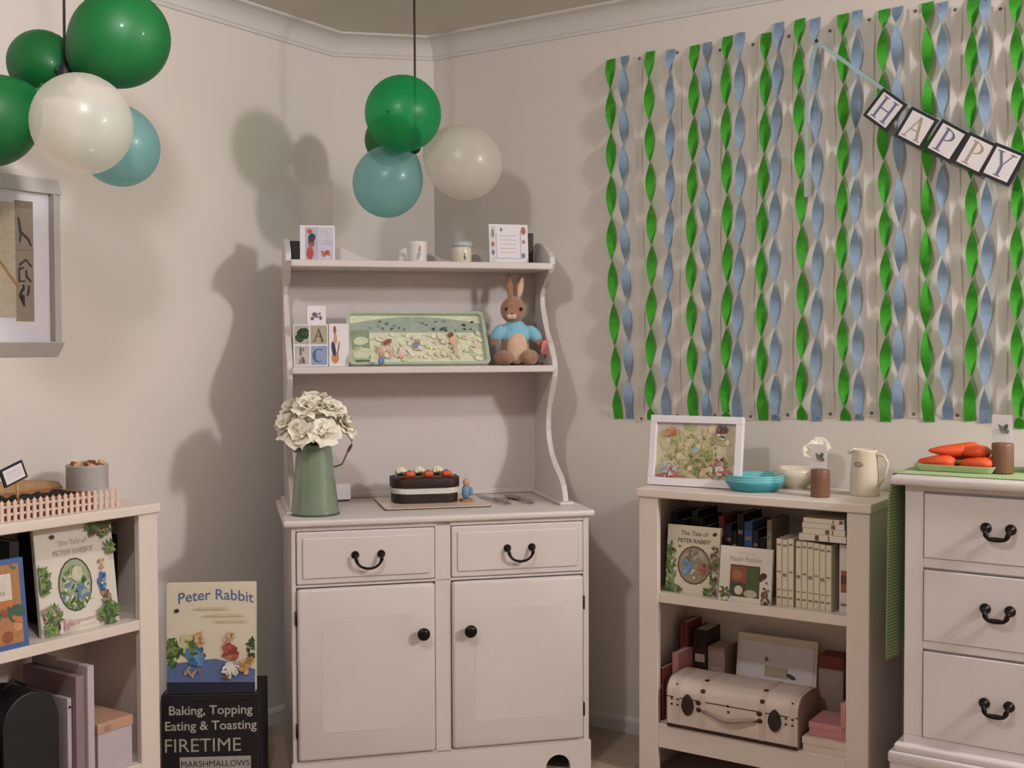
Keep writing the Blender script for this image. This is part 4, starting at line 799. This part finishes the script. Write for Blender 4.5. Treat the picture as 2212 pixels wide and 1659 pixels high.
MB().lathe([(0,.0),(.058,0),(.0605,.003),(.0605,.108),(.062,.110),(.062,.113),(.0585,.113),(.058,.10),(.0,.095)],32,cap=False).build('body','tin_white',TN,True)
for k in range(9):
    R=random.Random(k+90); a=k*2.4; q=.045*math.sqrt(k/9); t=MB(); t.box(-.012,.012,-.006,.006,-.006,.006,.003,2); o=t.build('biscuit','biscuit' if k%2 else 'biscuit_pale',None,'auto'); o.location=at('L',-1.262+q*math.cos(a),.16+q*math.sin(a),ZT+.111+.003*(k%3)); o.rotation_euler=(R.uniform(-.5,.5),R.uniform(-.5,.5),R.uniform(0,3)); tag(o,'%s biscuit piece in the round pale tin, %s'%('brown' if k%2 else 'pale tan',('in the middle','behind left of middle','right of middle','at the rear','at the left','at the front right','at the far right rear','at the far left rear','at the front left')[k]),'biscuit','biscuits in the pale tin')
# left bookcase, upper shelf (z .602)
book('picture_book','large white picture book with oval garden window on left bookcase','L',-1.520,.305,ZS,.255,.30,.014,'cover_white',
  [('e',.118,.130,.056,.076,0,'4A4A3A'),('e',.118,.130,.051,.071,0,'9AA58A')]+leafy(70,.118,.120,.045,.06,GRN+['B9C2A0','D5D3BC','5F7FA8'],51,.012)+[('e',.125,.16,.018,.022,0,'C9C7AE'),('e',.132,.12,.014,.010,30,'5C7FA6'),('e',.055,.272,.008,.006,0,'3A2A20')]+patch(.205,.125,.018,.042,['3F6B9E','5580B0','2F5480','6A93BC'],20,711)+patch(.208,.175,.012,.026,['B58A60','C9A07C','A0754E','D6B490'],12,712)+patch(.216,.080,.022,.024,['8A6A58','A68A70','6E5444'],14,713)+[('t','The Tale of',.12,.245,.020,0,0,'B9AFA0'),('t','PETER RABBIT',.12,.218,.021,0,0,'B3A999')]
  +leafy(60,.010,.16,.025,.045,GRN,52,.012)+leafy(60,.210,.285,.045,.030,GRN+BRN,53,.012)+leafy(70,.025,.045,.035,.045,GRN+['A87A88','C9A0A4'],54,.012)+leafy(70,.215,.030,.035,.035,GRN,55,.012)+leafy(20,.235,.22,.012,.02,GRN,56,.010)+blobs(10,.05,.10,.01,.05,.006,.014,['C9A8AC','B58A94','D8C3C0'],57)+[('r',.08,.165,.028,.034,'C7A9A6')],tilt=-7)
book('storybook','blue bordered storybook with orange cover on the left bookcase','L',-1.835,.335,ZS,.255,.238,.020,'cover_blue',
  [('r',.014,.240,.014,.224,'A8764C'),('r',.05,.215,.13,.20,'D2C8BA'),('t','Tales',.16,.175,.022,0,0,'6A5A50'),('t','and Stories',.15,.145,.020,0,0,'6A5A50')]+blobs(40,.02,.235,.02,.12,.010,.026,['B5713F','C98F5C','8A4E30','D0A478','6E4A34','3E5A48'],61)+leafy(20,.13,.215,.10,.01,GRN,62),tilt=-6)
spine_book('tall black book standing between the two picture books on the left','L',-1.575,.24,ZS,.03,.27,.15,'black_wood',None)
for k in range(6): spine_book('%s dark book from the right at the back of the left upper shelf'%ORD[k],'L',-1.222-.040*k if k<6 else 0,.20,ZS,.032,.235+.02*(k%3),.15,['black_wood','leather','black_wood','cover_blue','leather','black_wood'][k],'dark books at the back of left upper shelf')
# left bookcase, lower shelf (z .178)
LB=thing('white_folder','tall lilac-white panel folder standing on the left lower shelf','folder','L',-1.402,.338,SB); MB().box(0,.022,0,.26,0,.325,.002).build('panel','lilac_edge',LB); MB().box(-.030,-.001,.012,.26,0,.30,.002).build('inner_panel','lilac_board',LB); MB().box(-.045,-.031,.03,.26,0,.24,.002).build('divider','lilac_edge',LB); MB().ell((-.038,.029,.215),(.004,.003,.004),8,6).build('eyelet','leather',LB,True)
WBX=thing('storage_box','white box with peach lid on the left lower shelf','box','L',-1.368,.335,SB); MB().box(0,.118,0,.24,0,.125,.002).build('box_body','lilac_edge',WBX); MB().box(-.003,.121,-.003,.243,.120,.150,.003).build('lid','peach',WBX); MB().box(.02,.042,-.005,.0,.125,.142,.003).build('catch','case_end',WBX)
BK=thing('black_case','black round-topped case on the left lower shelf','case','L',-1.64,.30,SB); P=[(0,0),(.17,0),(.17,.20)]+[(.085+.085*math.cos(t*math.pi/12),.20+.085*math.sin(t*math.pi/12)) for t in range(1,12)]+[(0,.20)]
MB().prism(P,0,.16,'y',bev=.004).build('case_body','black_wood',BK); MB().tube([(.05,.08,.282),(.085,.08,.305),(.12,.08,.282)],.005,8).build('handle','black_wood',BK,True)
TH=thing('wooden_toy','small orange-brown wooden toy house at the lower left','toy','L',-1.80,.30,SB); MB().box(0,.13,.02,.16,0,.15,.002).build('walls','redbook',TH); MB().prism([(-.01,.15),(.14,.15),(.065,.20)],.01,.17,'y').build('roof','wood',TH)
for x in (.0,.105): MB().box(x,x+.02,.0,.02,0,.14,.001).build('post','wood',TH)
MB().box(-.005,.135,-.04,.02,.085,.095,.001).build('porch_roof','pale_wood',TH)
# ------------------------------------------------------------------ boxes on the floor between bookcase and dresser
MBX=thing('marshmallow_box','black box lettered in white, standing on the floor by the dresser','box','W',-1.085,-3.60,0,rot=4)
MB().box(0,.298,0,.20,0,.33,.003).build('carton','black_wood',MBX)
art(MBX,[('t','Baking, Topping',.150,.268,.040,.012,0,'B5AEA6'),('t','Eating & Toasting',.150,.220,.040,.012,0,'B5AEA6'),('t','FIRETIME',.125,.152,.060,0,0,'A8A29C'),('r',.055,.272,.092,.136,'A8A29C'),('t','MARSHMALLOWS',.163,.105,.0265,0,0,'1A1718'),('r',.03,.28,.318,.3195,'3C3A40')],'lettering')
book('picture_book','large cream picture book standing on the black lettered box','W',-1.072,-3.615,.331,.272,.338,.03,'cover_cream',
  [('r',.0,.272,.0,.055,'20253A'),('p',[(.0,.035),(.272,.030),(.272,.07),(.15,.105),(.0,.09)],'5D6D9A'),('t','Peter Rabbit',.150,.288,.046,.012,.9,'5D6E96')]
  +leafy(50,.018,.13,.022,.05,GRN,71,.012)+leafy(26,.262,.13,.014,.035,['2C4524','3D5A30'],72,.010)+[('e',.032,.255,.008,.006,15,'3A2A20')]+patch(.07,.135,.05,.05,GRN+['C9C49A','B9C08E'],26,701,.25)+patch(.090,.115,.036,.034,['3F6B9E','5580B0','2F5480','6A93BC'],22,702)+patch(.098,.165,.020,.034,['B58A60','C9A07C','A0754E','D6B490'],14,703)+patch(.075,.068,.040,.012,['B58A60','C9A07C','A0754E','D6B490'],10,704)+patch(.195,.125,.032,.032,['A8524A','8E3E38','BC6A5C'],22,705)+patch(.195,.172,.022,.020,['B58A60','C9A07C','A0754E','D6B490'],12,706)+patch(.205,.072,.040,.030,['D8D3C8','E6E2D8','C2BCB0'],20,707)+patch(.248,.085,.026,.032,['B98F5C','A3783F','CDA878'],16,708)+patch(.180,.048,.020,.010,['7A4A30','5E3822'],6,709)
  +[('r',.09,.19,.262,.266,'CFC3A4'),('r',.12,.24,.240,.244,'CFC0A0'),('r',.15,.25,.222,.226,'D2C4A0')],rot=4,tilt=-3)
